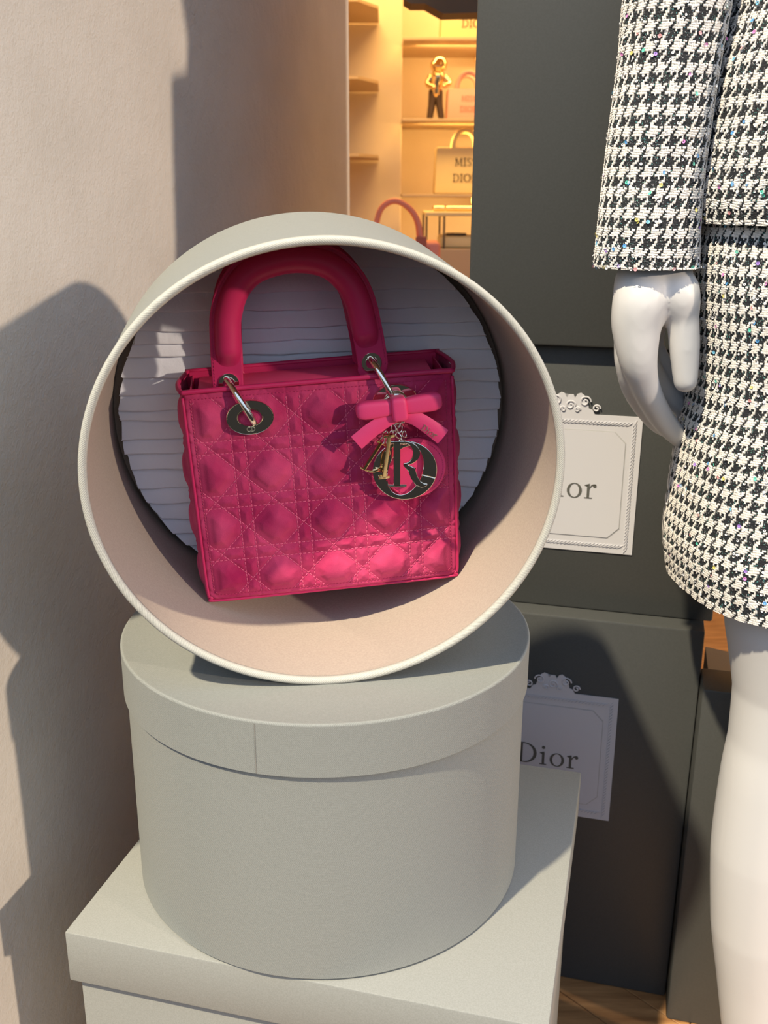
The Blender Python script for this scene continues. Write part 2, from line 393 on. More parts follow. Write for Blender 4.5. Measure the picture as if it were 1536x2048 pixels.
# ---- open hatbox lying on its side
ob = thing('open_hatbox', 'open grey hatbox lying on its side with pleated tissue, holding the pink handbag', 'hatbox', CC + AX * .08 - CV * R0 * EV)
DEPTH = .164
outer = fab_shell('body', CC, AX, CU, CV, R0, .004, DEPTH, MT['linen'], ob, EV, 180, 20)
mb = MB(); mb.add(*lathe(CC, AX, CU, CV, [(R0, DEPTH), (R0 - .002, DEPTH + .002), (.001, DEPTH + .002)], 140, EV)); mb.build('base', MT['linen'], ob, True, 40)
fab_shell('lining', CC, AX, CU, CV, R0 - .0035, .003, DEPTH - .001, MT['paper'], ob, EV, 180, 20)
mb = MB(); mb.add(*lathe(CC, AX, CU, CV, [(R0 - .0035, DEPTH - .0012), (.001, DEPTH - .0012)], 140, EV)); mb.build('lining_base', MT['paper'], ob, True)
# rolled fabric rim
prof = [(R0 + .0002, .0075), (R0 + .0007, .007), (R0 + .0008, .002), (R0 + .0002, .0002), (R0 - .0012, -.0006), (R0 - .0028, -.0004), (R0 - .0042, .0004), (R0 - .0047, .0018), (R0 - .0046, .0045), (R0 - .0034, .0048)]
Tt = np.linspace(0, 2 * math.pi, 241); acc = np.r_[0, np.cumsum([math.hypot(prof[i + 1][0] - prof[i][0], prof[i + 1][1] - prof[i][1]) for i in range(len(prof) - 1)])]
P = np.array([[CC + AX * h + r * (math.cos(t) * CU + EV * math.sin(t) * CV) for r, h in prof] for t in Tt])
uvp = np.array([[[t * R0, a] for a in acc] for t in Tt]).reshape(-1, 2)
mesh_obj('rim_trim', P.reshape(-1, 3), grid_faces(241, len(prof)), MT['linen_edge'], ob, True, uvp)
# pleated tissue: overlapping strips across the back
RD = .1505; zt = .1486
edges_v = [-.150]; rnd = random.Random(3)
while edges_v[-1] < .148: edges_v.append(edges_v[-1] + rnd.choice([.009, .0105, .012, .014, .0165, .0135]))
for i in range(len(edges_v) - 1):
    v0, v1 = edges_v[i], min(edges_v[i + 1] + .004, .1495)
    slope = math.radians(rnd.uniform(0.2, 3.0)); nu = 24; rows = []
    for j, (vv, off) in enumerate(((v1, .0004), ((v0 + v1) / 2, -.0018), (v0 + .0012, -.0038), (v0, -.0036), (v0 - .0002, -.0022), (v0 + .0014, -.0012))):
        hv = np.clip(vv, -.1498, .1498); half = math.sqrt(max(RD ** 2 - hv ** 2, 1e-6)) + rnd.uniform(-.0012, .0012)
        row = []
        for k in range(nu + 1):
            x = -half + 2 * half * k / nu
            wob = .0004 * math.sin(9 * x / half + i * 2.1) + .0003 * math.sin(23 * x / half + i)
            y = hv + math.tan(slope) * x * (1 - (x / half) ** 2 * .55) + (wob if j > 1 else 0)
            r_ = math.hypot(x, y); lim = RD + .001
            if r_ > lim: x *= lim / r_; y *= lim / r_
            row.append(CC + AX * (zt + off + wob) + CU * x + CV * EV * y)
        rows.append(row)
    P = np.array(rows); mesh_obj('tissue_pleat', P.reshape(-1, 3), grid_faces(6, nu + 1), MT['tissue'], ob, True)

# ------------------------------------------------------------------ dark boxes stacked behind
C0 = np.array([.22466, 1.01241]); yw = math.radians(-14.59); RDk = rotz(yw); bdir = RDk[:, 0]; bn = RDk[:, 1]   # bn points away from viewer
def bpt(s, d=0.0): return np.array([C0[0], C0[1], 0]) + bdir * s + bn * d
def sof(p): return (np.asarray(p)[:2] - C0) @ bdir[:2]
def dark_box(name, label, s0, s1, z0, z1, front, depth, m=None, lidh=.0):
    c = bpt((s0 + s1) / 2, front + depth / 2); c = np.array([c[0], c[1], z0])
    t = thing(name, label, 'box', c)
    mb = MB(); mb.add(*rbox((c[0], c[1], (z0 + z1) / 2), s1 - s0, depth, z1 - z0, .003, 2, RDk)); mb.build('body', m or MT['dark_paper'], t, True, 40)
    return t
sR_C = sof((.344, .981)); sR_B = sof((.352, .979)); sL_A = sof((.084, 1.049))
W_ = .40
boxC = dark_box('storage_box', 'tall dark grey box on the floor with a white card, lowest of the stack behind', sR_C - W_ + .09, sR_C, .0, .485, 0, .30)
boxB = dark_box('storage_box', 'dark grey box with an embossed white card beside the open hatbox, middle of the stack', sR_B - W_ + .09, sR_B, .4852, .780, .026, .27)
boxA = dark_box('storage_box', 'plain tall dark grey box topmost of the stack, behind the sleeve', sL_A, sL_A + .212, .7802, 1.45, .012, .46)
# right-hand boxes
Dp = np.array([.335, .9465]); d2 = RDk
cD = Dp + bdir[:2] * .2006 + bn[:2] * .028
boxD = thing('storage_box', 'narrow dark taupe box standing on the floor behind the mannequin leg', 'box', (cD[0], cD[1], 0))
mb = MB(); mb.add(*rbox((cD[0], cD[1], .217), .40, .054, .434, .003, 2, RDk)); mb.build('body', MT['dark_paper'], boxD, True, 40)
bl = at(1411, 1293, 1.10)
ep = [(bl[0], bl[1]), (bl[0] - .0225, bl[1] - .0870), (.474, .987), (.474, 1.044)]
boxE = thing('storage_box', 'low taupe box turned at an angle behind the narrow dark box', 'box', (.42, 1.04, 0))
mb = MB(); mb.add(*poly_prism(ep, bl[2], lambda x, y, o: (x, y, o))); mb.build('body', mat('taupe_paper', (.22, .16, .10), .6), boxE)

def label_card(parent, s_c, zc, w, h, front):
    """embossed white card glued to a box front; crest on top"""
    def fr(x, y, o): p = bpt(s_c + x, front - .0003 - o); return (p[0], p[1], zc + y)
    a, b = w / 2, h / 2
    crest = [(.30, 0), (.27, .035), (.225, .045), (.21, .085), (.175, .10), (.165, .145), (.12, .165), (.075, .155), (.05, .125), (.03, .15)]
    pts = [(-a, -b), (a, -b), (a, b)] + [(x * w * .57, b + y * w * .9) for x, y in crest] + [(-x * w * .57, b + y * w * .9) for x, y in reversed(crest)] + [(-a, b)]
    card = MB().add(*poly_prism(pts, .0012, fr)).build('label_card', MT['card'], parent)
    # raised centre panel with notched corners (a grey ribbon round it paints the shade of a groove)
    f2 = lambda x, y, o: fr(x, y, .0012 + o)
    i, c = .80, .07
    ia, ib, k = a * i, b * .78, .012
    pan = [(-ia + k, -ib), (ia - k, -ib), (ia - k * .9, -ib + k * .1), (ia, -ib + k), (ia, ib - k), (ia - k, ib), (-ia + k, ib), (-ia, ib - k), (-ia, -ib + k)]
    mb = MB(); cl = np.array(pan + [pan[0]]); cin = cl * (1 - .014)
    mb.add(*ribbon(cl, cin, .0002, f2)); mb.build('groove_shade_line', MT['painted_groove'], card)
    MB().add(*poly_prism([(x * .984, y * .984) for x, y in pan], .0007, f2)).build('panel', MT['card'], card)
    # rope border of slanted leaves, and crest scrolls
    mb = MB(); rope = []
    for sgn in (-1, 1):
        for q in np.arange(-b * .93, b * .93, .0038): rope.append((sgn * a * .90, q, 1.1 if sgn > 0 else 2.0))
        for q in np.arange(-a * .84, a * .84, .0038): rope.append((q, sgn * b * .89, .5))
    for x, y, t in rope:
        dx, dy = .0040 * math.cos(t), .0040 * math.sin(t); nx, ny = -dy * .22, dx * .22
        mb.add(*ribbon([(x - dx, y - dy), (x + nx, y + ny), (x + dx, y + dy)], [(x - dx, y - dy), (x - nx, y - ny), (x + dx, y + dy)], .0008, f2))
    for cx, cy, r in ((.10, .09, .04), (-.10, .09, .04), (.0, .06, .035), (.18, .045, .028), (-.18, .045, .028), (.05, .03, .02), (-.05, .03, .02)):
        t = np.linspace(0, 2.6 * math.pi, 26); sp = np.c_[cx * w + np.sign(cx + 1e-6) * r * w * (1 - t / 11) * np.cos(t), b + cy * w + r * w * (1 - t / 11) * np.sin(t)]
        P = [f2(x, y, .0004) for x, y in sp]; mb.add(*tube(P, .0009, 6))
    ro = mb.build('embossed_border', MT['card'], card, False); ro['kind'] = 'stuff'
    hh = h * .165; tw = text_w('Dior', hh)
    letters('Dior', -tw / 2, -hh * .62, hh, .0002, lambda x, y, o: fr(x, y, .0020 + o), MT['ink'], card)
MT['painted_groove'] = mat('groove_shade', (.42, .42, .42), .7)
label_card(boxB, sof((.264, 1.002)) - .0755, CH - .2985, .151, .153, .026)
label_card(boxC, sof((.263, 1.002)) - .0735, CH - .616, .147, .158, .0)

# ------------------------------------------------------------------ the handbag
BA = np.array([.99, .1252, .0654]); BA /= np.linalg.norm(BA); BN = np.array([-.0566, -.0726, .9958]); BN -= BA * (BN @ BA); BN /= np.linalg.norm(BN); BD = np.cross(BN, BA) * -1
if BD[1] < 0: BD = -BD
BO = np.array([-.0378, .7225, -.2922 + CH])
def bf(x, y, o=0.0):
    """bag frame in mm; o = mm toward the viewer"""
    return BO + (BA * x + BN * y - BD * o) / 1000.0
BW, BH = 97.0, 164.5; PX, PY0 = 42.0, 17.3
bag = thing('handbag', 'pink quilted suede handbag with arched handles and a bow charm', 'handbag', bf(0, 0, -30))
def quilt(x, y, x0=1.5):
    u = (x - x0) / PX; v = (y - PY0) / PX; g = 4.8 / PX
    fu = u - np.round(u); fv = v - np.round(v)
    d = np.minimum(np.abs(np.abs(fu) - (.5 - g)), np.abs(np.abs(fv) - (.5 - g)))
    dd = np.abs(((u + v) % 1.0) - .5) / math.sqrt(2); de = np.abs(((u - v) % 1.0) - .5) / math.sqrt(2)
    return np.minimum(np.minimum(d, dd), de) * PX
def puff(d, s=6.5, h=2.9):
    a = np.clip(d / 3.2, 0, 1); b = np.clip((d - 2.6) / 10.5, 0, 1)
    return 1.35 * (1 - (1 - a) ** 2) + 4.0 * b * (2 - b) * (.35 + .65 * np.clip(b * 3, 0, 1))
nx_, ny_ = 390, 330
X, Y = np.meshgrid(np.linspace(-BW, BW, nx_), np.linspace(0, BH, ny_), indexing='ij')
edge = np.minimum(np.minimum(X + BW, BW - X), np.minimum(Y, BH - Y))
d = quilt(X, Y); d = np.where(edge < 5.2, np.minimum(d, np.abs(edge - 5.2) * .5), np.minimum(d, np.abs(edge - 5.2)))
Z = puff(d) + 1.2 * np.clip(edge / 6, 0, 1) - 2.5 * np.clip(1 - edge / 2.2, 0, 1) ** 2
Z += .25 * np.sin(X * .21 + Y * .13) * np.clip(d / 6, 0, 1)
# slight overall belly, rounded bottom corners
Z += 2.0 * np.cos(X / BW * math.pi / 2) * np.cos((Y / BH - .4) * 1.6)
def blur(Q, k):
    for ax_ in (0, 1):
        c_ = np.cumsum(np.pad(Q, [(k + 1, k) if a_ == ax_ else (0, 0) for a_ in (0, 1)], mode='edge'), axis=ax_)
        n_ = Q.shape[ax_]; w_ = 2 * k + 1
        Q = (np.take(c_, range(w_, w_ + n_), ax_) - np.take(c_, range(0, n_), ax_)) / w_
    return Q
Z = blur(blur(Z, 1), 1)
cr = 7.0
cxm = np.abs(X) - (BW - cr); cym = (cr - Y); corner = (cxm > 0) & (cym > 0); rr_ = np.hypot(cxm, cym); sc = np.where(corner, np.maximum(np.maximum(cxm, cym) / np.maximum(rr_, 1e-6), .0), 1)
X2 = np.where(corner, np.sign(X) * ((BW - cr) + cxm * sc), X); Y2 = np.where(corner, cr - cym * sc, Y)
P = BO + (X2[..., None] * BA + Y2[..., None] * BN - Z[..., None] * BD) / 1000
front = mesh_obj('front_panel', P.reshape(-1, 3), grid_faces(nx_, ny_), MT['suede'], bag, True)
def zsurf(x, y):
    fi = min(max((x + BW) / (2 * BW) * (nx_ - 1), 0), nx_ - 1.001); fj = min(max(y / BH * (ny_ - 1), 0), ny_ - 1.001)
    a, b = int(fi), int(fj); p, q = fi - a, fj - b
    return float(Z[a, b] * (1 - p) * (1 - q) + Z[a + 1, b] * p * (1 - q) + Z[a, b + 1] * (1 - p) * q + Z[a + 1, b + 1] * p * q)
def depth_at(y): return 68 - 14 * (y / BH)
# back panel, bottom, gussets
nx2, ny2 = 60, 50
Xb, Yb = np.meshgrid(np.linspace(-BW, BW, nx2), np.linspace(0, BH + 3, ny2), indexing='ij'); Zb = depth_at(Yb) - 1.5
P = BO + (Xb[..., None] * BA + Yb[..., None] * BN + Zb[..., None] * BD) / 1000
mesh_obj('back_panel', P.reshape(-1, 3), grid_faces(nx2, ny2), MT['leather'], bag, True)
Sg, Tg = np.meshgrid(np.linspace(0, 1, 60), np.linspace(0, 1, 200), indexing='ij')
for sgn in (-1, 1):
    yy = Tg * BH; dep = depth_at(yy) - 1.5
    dq = quilt(Sg * dep + 20, yy, 1.5); bul = 6.5 * np.sin(math.pi * Sg) ** .6 * (.25 + .75 * np.sin(math.pi * np.clip(.12 + .85 * Tg, 0, 1)) ** .7)
    xx = sgn * (BW - .6 + bul + puff(dq) * .62 * np.sin(math.pi * Sg) ** .5)
    P = BO + (xx[..., None] * BA + yy[..., None] * BN + (Sg * dep)[..., None] * BD) / 1000
    mesh_obj('side_gusset', P.reshape(-1, 3), grid_faces(60, 200), MT['suede'], bag, True)
mb = MB(); mb.add(*rbox(bf(0, .6, -33), .190, .066, .003, .001, 1, np.stack([BA, BD, BN], 1))); mb.build('bottom', MT['suede'], bag)
# feet
for fx in (-82, 82):
    for fo in (-8, -58):
        V, F = lathe(bf(fx, -.6, fo), -BN, BA, BD, [(.0035, -.001), (.0042, .0008), (.003, .0024), (.0002, .003)], 16); MB().add(V, F).build('foot', MT['gold'], bag, True)
# piping round the front panel and rim binding
def round_rect(w, y0, y1, r, n=8):
    pts = []
    for cx, cy, a0 in ((w - r, y0 + r, -90), (w - r, y1 - 1.5, 0)):
        rr2 = r if cy < 50 else 1.5
        for a in np.radians(np.linspace(a0, a0 + 90, n)): pts.append((cx + (rr2 if cy > 50 else r) * math.cos(a) + (r - rr2 if cy > 50 else 0), cy + rr2 * math.sin(a)))
    return pts + [(-x, y) for x, y in pts[::-1]]
rr2 = round_rect(BW, 0, BH, 7)
i0 = [p for p in rr2]
low = [p for p in rr2 if True]
pp = smoothpath([(-BW, BH - 4), (-BW, 80), (-BW, 12), (-BW + 2.5, 3), (-BW + 9, 0), (0, -.3), (BW - 9, 0), (BW - 2.5, 3), (BW, 12), (BW, 80), (BW, BH - 4)], 120)
mb = MB(); mb.add(*tube([bf(x, y, .2) for x, y in pp], .00115, 8)); mb.build('piping', MT['leather'], bag, True)
mb = MB()
rim = [bf(-BW - .5, BH, 1), bf(-BW + 20, BH + .6, 2), bf(0, BH + .8, 3), bf(BW - 20, BH + .6, 2), bf(BW + .5, BH, 1)]
mb.add(*tube(smoothpath(rim, 40), .0019, 8))
rimb = [bf(-BW, BH + 3, -52), bf(0, BH + 3.4, -52), bf(BW, BH + 3, -52)]
mb.add(*tube(smoothpath(rimb, 20), .0017, 8))
for sgn in (-1, 1):
    gp = [bf(sgn * (BW + .3), BH, .5), bf(sgn * (BW + 3), BH + 1, -10), bf(sgn * (BW + 3.5), BH + 2, -22), bf(sgn * (BW + .5), BH + 2.8, -40), bf(sgn * (BW - 2), BH + 3, -52)]
    mb.add(*tube(smoothpath(gp, 24), .0017, 8))
mb.build('rim_binding', MT['leather'], bag, True)
# inside: lining and leather top flap
mb = MB()
for o in (-3.2,): mb.add(*ribbon([(-BW + 3, 120), (BW - 3, 120)], [(-BW + 3, BH - .4), (BW - 3, BH - .4)], -1.2, lambda x, y, q, o=o: bf(x, y, o + q)))
mb.add(*ribbon([(-BW + 3, 120), (BW - 3, 120)], [(-BW + 3, BH + 2.5), (BW - 3, BH + 2.5)], -1.0, lambda x, y, q: bf(x, y, -50 + q)))
mb.build('lining', MT['leather'], bag)
for sgn in (-1, 1): MB().add(*ribbon([(-8, 120), (-50, 120)], [(-8, BH - 1), (-50, BH)], 1.0, lambda x, y, q, sgn=sgn: BO + (BA * (sgn * (BW - 6 + q)) + BN * y - BD * x) / 1000)).build('side_lining', MT['leather'], bag)
fy = BH - 1.2
mb = MB(); flv = []
mb.add(*rbox(bf(-1, fy - 2, -29), .172, .036, .0028, .0012, 2, np.stack([BA, BD + BN * .07, BN], 1))); mb.build('top_flap', MT['leather_lit'], bag, True, 40)

# ---- handles
def handle_path():
    pts = [(-63.4, 155), (-62.8, 174), (-61.2, 200), (-59.0, 216), (-51.5, 233), (-37, 245.5), (-12, 250.5), (11, 246), (25.5, 233.5), (32.5, 218), (35.8, 200), (38.4, 180), (39.6, 160.5)]
    return smoothpath(pts, 150)
def build_handle(off, name, label=None):
    C2 = handle_path(); T = np.gradient(C2, axis=0); T /= np.linalg.norm(T, axis=1)[:, None]; N = np.c_[-T[:, 1], T[:, 0]]   # outward
    s = np.r_[0, np.cumsum(np.linalg.norm(np.diff(C2, axis=0), axis=1))]; Ltot = s[-1]
    endd = np.minimum(s, Ltot - s)
    wo = np.where(endd < 10, 11.2 * np.sqrt(np.clip(1 - ((10 - endd) / 10) ** 2, 0, 1)) + .3, 12.2)
    wi = np.where(endd < 10, 10.2 * np.sqrt(np.clip(1 - ((10 - endd) / 10) ** 2, 0, 1)) + .3, 9.8)
    A = C2 + N * wo[:, None]; B = C2 - N * wi[:, None]
    mb = MB(); mb.add(*ribbon(A, B, 2.6, lambda x, y, q: bf(x, y, off - 1.3 + q)))
    h = mb.build(name, MT['leather'], bag)
    m = h.modifiers.new('b', 'BEVEL'); m.width = .0008; m.segments = 2; m.limit_method = 'ANGLE'; m.angle_limit = math.radians(60)
    if label: h['label'] = label
    # padded tube sitting on the strap (both faces), flattening toward the tabs
    k = np.clip((endd - 22) / 15, 0, 1); k = k * k * (3 - 2 * k); sel = endd > 22
    ring = 18; V = []; idx = np.where(sel)[0]
    for i in idx:
        r = 9.4; cc = C2[i] - N[i] * (.3); hgt = 9.0 * k[i] + .6
        for q in range(ring):
            a = 2 * math.pi * q / ring; w = r * math.cos(a) * (.75 + .25 * k[i]); o = hgt * math.sin(a); 
            V.append(bf(cc[0] + N[i][0] * w, cc[1] + N[i][1] * w, off + o))
    F = [(i * ring + q, (i + 1) * ring + q, (i + 1) * ring + (q + 1) % ring, i * ring + (q + 1) % ring) for i in range(len(idx) - 1) for q in range(ring)]
    F += [tuple(range(ring)), tuple(range((len(idx) - 1) * ring, len(idx) * ring))[::-1]]
    mesh_obj('handle_padding', V, F, MT['leather'], h, True)
    # stitching along the outer flange
    st = C2 + N * (wo - 1.9)[:, None]
    return h, st, N
hf, st_out, NN = build_handle(-5.5, 'handle')
hbk, _, _ = build_handle(-47, 'handle')

def stitches(path2, zf, pitch=3.3, ln=2.1, r=.34, mb=None):
    """dashes along 2-D path in the bag frame, zf(x,y)->o"""
    mb = mb or MB(); P = np.asarray(path2, float); s = np.r_[0, np.cumsum(np.linalg.norm(np.diff(P, axis=0), axis=1))]
    for a in np.arange(.4, s[-1] - ln, pitch):
        q = [np.array([np.interp(b, s, P[:, 0]), np.interp(b, s, P[:, 1])]) for b in (a, a + ln / 2, a + ln)]
        pts = [bf(q[0][0], q[0][1], zf(*q[0]) - .02), bf(q[1][0], q[1][1], zf(*q[1]) + .30), bf(q[2][0], q[2][1], zf(*q[2]) - .02)]
        mb.add(*tube(pts, r / 1000, 5))
    return mb
mb = stitches(st_out[6:-6], lambda x, y: -5.5 + 1.4, 2.5, 1.7, .22); s_ = mb.build('stitching', MT['thread_dark'], hf); s_['kind'] = 'stuff'
# quilting seams
mb = MB(); g = 4.8
def lim(pts): return [(x, y) for x, y in pts]
xs = []; 
for k in range(-3, 4):
    for sg in (-1, 1):
        x = 1.5 + PX * (k + .5) + sg * g
        if -BW + 5.2 < x < BW - 5.2: stitches([(x, 5.2), (x, BH - 5.2)], zsurf, mb=mb)
for k in range(-1, 5):
    for sg in (-1, 1):
        y = PY0 + PX * (k + .5) + sg * g
        if 5.2 < y < BH - 5.2: stitches([(-BW + 5.2, y), (BW - 5.2, y)], zsurf, mb=mb)
lo_x, hi_x, lo_y, hi_y = -BW + 5.2, BW - 5.2, 5.2, BH - 5.2
for k in range(-8, 12):
    for sg in (1, -1):
        # (x-1.5) + sg*(y-PY0) = PX*(k+.5)
        pts = []
        for y in np.linspace(lo_y, hi_y, 160):
            x = 1.5 + PX * (k + .5) - sg * (y - PY0)
            if lo_x <= x <= hi_x: pts.append((x, y))
        if len(pts) > 3: stitches([pts[0], pts[-1]], zsurf, mb=mb)
q_ = mb.build('quilting_stitches', MT['thread'], front); q_['kind'] = 'stuff'
mb = stitches([(lo_x, hi_y), (lo_x, lo_y + 4), (lo_x + 4, lo_y), (hi_x - 4, lo_y), (hi_x, lo_y + 4), (hi_x, hi_y)], zsurf, 2.6, 1.7)
stitches([(lo_x, hi_y), (hi_x, hi_y)], zsurf, 2.6, 1.7, mb=mb)
q_ = mb.build('edge_stitches', MT['thread_dark'], front); q_['kind'] = 'stuff'

def eyelet(c, rx, ry, hx, hy, off, parent, name='eyelet', ang=0.0, m=None, dome=0.0):
    """metal eyelet, raised lip at outer rim and hole, flat band between"""
    k = 64; prof = [(1.0, -3.5), (1.0, .9), (.97, 1.35), (.94, 1.3), (.91, 1.0), (.5, 1.0 + dome * .4), (.12, 1.0), (.07, 1.5), (.03, 1.5), (0.0, .9), (0.0, -3.5)]
    V = []
    for i in range(k):
        t = 2 * math.pi * i / k
        for f, o in prof:
            x = (hx + (rx - hx) * f) * math.cos(t); y = (hy + (ry - hy) * f) * math.sin(t)
            V.append(bf(c[0] + x * math.cos(ang) - y * math.sin(ang), c[1] + x * math.sin(ang) + y * math.cos(ang), off + o))
    n = len(prof); F = [(i * n + j, ((i + 1) % k) * n + j, ((i + 1) % k) * n + j + 1, i * n + j + 1) for i in range(k) for j in range(n - 1)]
    o = mesh_obj(name, V, F, m or MT['gold'], parent, True, None, 35); return o
e1 = eyelet((-51, 144.5), 17.0, 12.6, 8.2, 5.9, 7.2, bag); e2 = eyelet((53.5, 147.2), 16.6, 12.6, 8.0, 6.0, 7.2, bag)
eyelet((-63.6, 167.6), 7.3, 7.3, 4.1, 4.1, -4.3, hf); eyelet((39.2, 174.0), 7.3, 7.3, 4.1, 4.1, -4.3, hf)
for c in ((-51, 144.5), (53.5, 147.2)):
    mb = MB(); mb.add(*lathe(bf(c[0], c[1], 5.6), -BD, BA, BN, [(.0084, 0), (.004, .0004), (.0001, .0005)], 24, .74)); mb.build('eyelet_backing', MT['suede'], bag, True)
letters('CD', -51 - 3.3, 134.2, 3.4, .35, lambda x, y, o: bf(x, y, 8.3 + o), MT['foil'], e1)
def oval_ring(p, q, half_out, parent, wire=1.9, off=0, name='ring'):
    p = np.array(p, float); q = np.array(q, float)        # (x,y,o)
    c = (p + q) / 2; a = (q - p) / 2 * 1.0; w = np.array([.10 * half_out, .25 * half_out, half_out])
    pts = []
    for t in np.linspace(0, 2 * math.pi, 48, endpoint=False):
        v = c + a * math.cos(t) * 1.12 + w * math.sin(t); pts.append(bf(*v))
    V, F = tube(pts, wire / 1000, 12, True); return mesh_obj(name, V, F, MT['gold'], parent, True)
oval_ring((-64.6, 169.0, -5), (-49.5, 141.5, 6), 9.5, bag, 2.25); oval_ring((38.6, 175, -5), (52, 146.5, 6), 9.5, bag, 2.25)

# ---- bow charm, letters and leather disc hanging from the right-hand eyelet
O_B = 17.0
def pillow(c, hx, hy, ho, ang=0.0, p=3.2, taper=0.0, nu=28, nv=18):
    V = []; ca, sa_ = math.cos(ang), math.sin(ang)
    f = lambda a, e: math.copysign(abs(a) ** e, a)
    for i in range(nu):
        u = 2 * math.pi * i / nu
        for j in range(nv + 1):
            v = -math.pi / 2 + math.pi * j / nv
            X = f(math.sin(v), 2 / p); Yy = f(math.cos(v), 2 / p) * f(math.cos(u), 2 / p); Oo = f(math.cos(v), 2 / p) * f(math.sin(u), 2 / p)
            kk = 1 + taper * X; x = hx * X; y = hy * Yy * kk; o = ho * Oo * kk
            V.append(bf(c[0] + x * ca - y * sa_, c[1] + x * sa_ + y * ca, c[2] + o))
    F = [(i * (nv + 1) + j, ((i + 1) % nu) * (nv + 1) + j, ((i + 1) % nu) * (nv + 1) + j + 1, i * (nv + 1) + j + 1) for i in range(nu) for j in range(nv)]
    return V, F
bow = MB().add(*pillow((54.2, 145.0, O_B + 2), 5.6, 8.9, 6.4, .06, 5)).build('bow', MT['leather_lit'], bag, True)
bow['label'] = 'pink leather bow charm, coloured as if sunlit'
MB().add(*pillow((38.2, 145.6, O_B + 1), 14.6, 6.3, 5.2, .045, 3.6, -.10)).build('bow_loop', MT['leather_lit'], bow, True)
MB().add(*pillow((70.6, 147.0, O_B + 1), 15.0, 6.5, 5.2, .075, 3.6, .10)).build('bow_loop', MT['leather_lit'], bow, True)
def tail(pts, w0, w1, o0, o1, name):
    C2 = smoothpath(pts, 16); T = np.gradient(C2, axis=0); T /= np.linalg.norm(T, axis=1)[:, None]; N = np.c_[-T[:, 1], T[:, 0]]
    w = np.linspace(w0, w1, len(C2))[:, None]; m = len(C2)
    V, F = [], []
    for i in range(m):
        o = o0 + (o1 - o0) * i / (m - 1)
        for sx_, oo in ((-1, 0), (-.6, 1.0), (0, 1.3), (.6, 1.0), (1, 0), (.6, -.9), (-.6, -.9)):
            p_ = C2[i] + N[i] * w[i] * sx_; V.append(bf(p_[0], p_[1], o + oo))
    k = 7
    for i in range(m - 1):
        for j in range(k): F.append((i * k + j, (i + 1) * k + j, (i + 1) * k + (j + 1) % k, i * k + (j + 1) % k))
    F += [tuple(range(k))[::-1], tuple(range((m - 1) * k, m * k))]
    return mesh_obj(name, V, F, MT['leather_lit'], bow, True, None, 45)
tail([(53, 140), (44, 136.6), (33, 130.6), (22.4, 123.0)], 4.8, 6.1, O_B + 1.5, O_B + 4.5, 'bow_tail')
tail([(57, 140), (66, 136.6), (75, 130.2), (85, 121.6)], 4.8, 6.2, O_B + 1.5, O_B + 4.5, 'bow_tail')
letters('Dior', 69.0, 128.6, 4.6, .25, lambda x, y, o: bf(x, y, O_B + 5.4 + o + (x - 76) * .10), MT['foil'], bow, .05, -.62)
# leather disc
V, F = lathe(bf(65.5, 95.5, 9.0), -BD, BA, BN, [(.0005, -.0012), (.0222, -.0012), (.0230, -.0004), (.0230, .0004), (.0222, .0012), (.0005, .0013)], 64)
disc = mesh_obj('leather_disc', V, F, MT['leather_lit'], bag, True, None, 40)
mb = stitches([(65.5 + 20.8 * math.cos(t), 95.5 + 20.8 * math.sin(t)) for t in np.linspace(0, 2 * math.pi, 90)], lambda x, y: 10.3, 1.9, 1.0, .2); o = mb.build('stitching', MT['thread_dark'], disc); o['kind'] = 'stuff'
# O charm: flat polished ring, inner opening set off to one side
def letter(name, mb, m, bev=.0005, lab=None):
    o = mb.build(name, m, bag); 
    if bev: 
        md = o.modifiers.new('b', 'BEVEL'); md.width = bev; md.segments = 2; md.limit_method = 'ANGLE'; md.angle_limit = math.radians(40)
    if lab: o['label'] = lab
    return o
oa = -.35
def o_fr(x, y, o): return bf(57.3 + x * math.cos(oa) - y * math.sin(oa), 96.0 + x * math.sin(oa) + y * math.cos(oa), 12.5 + o)
mbo = MB(); mbo.add(*ribbon(_arc(0, 0, 24.0, 22.6, 0, 360, 72), _arc(0.3, 0, 12.6, 19.2, 0, 360, 72), 1.6, o_fr)); letter('letter_charm', mbo, MT['gold'], .0004, 'flat polished letter O charm')
def charm(txt, x, y, h, w, ang, off, m, th=1.8, tilt=0.0, lab=None):
    ca, sa_ = math.cos(ang), math.sin(ang)
    def fr(X, Y, o):
        X *= w / h; return bf(x + X * ca - Y * sa_, y + X * sa_ + Y * ca, off + o + tilt * X)
    return letter('letter_charm', text_mb(txt, 0, 0, h, th, fr), m, .0004, lab)
charm('R', 43.2, 87.2, 35.0, 32.0, -.05, 19.5, MT['gold'], 2.2, .12, 'dark polished letter R charm')
charm('I', 36.2, 95.2, 33.0, 22.0, -.17, 21.5, MT['gold_yellow'], 4.2, -.5, 'yellow gold letter I charm')
charm('D', 23.5, 103.0, 24.0, 20.0, -.62, 16.5, MT['gold_yellow'], 3.0, -.35, 'yellow gold letter D charm')
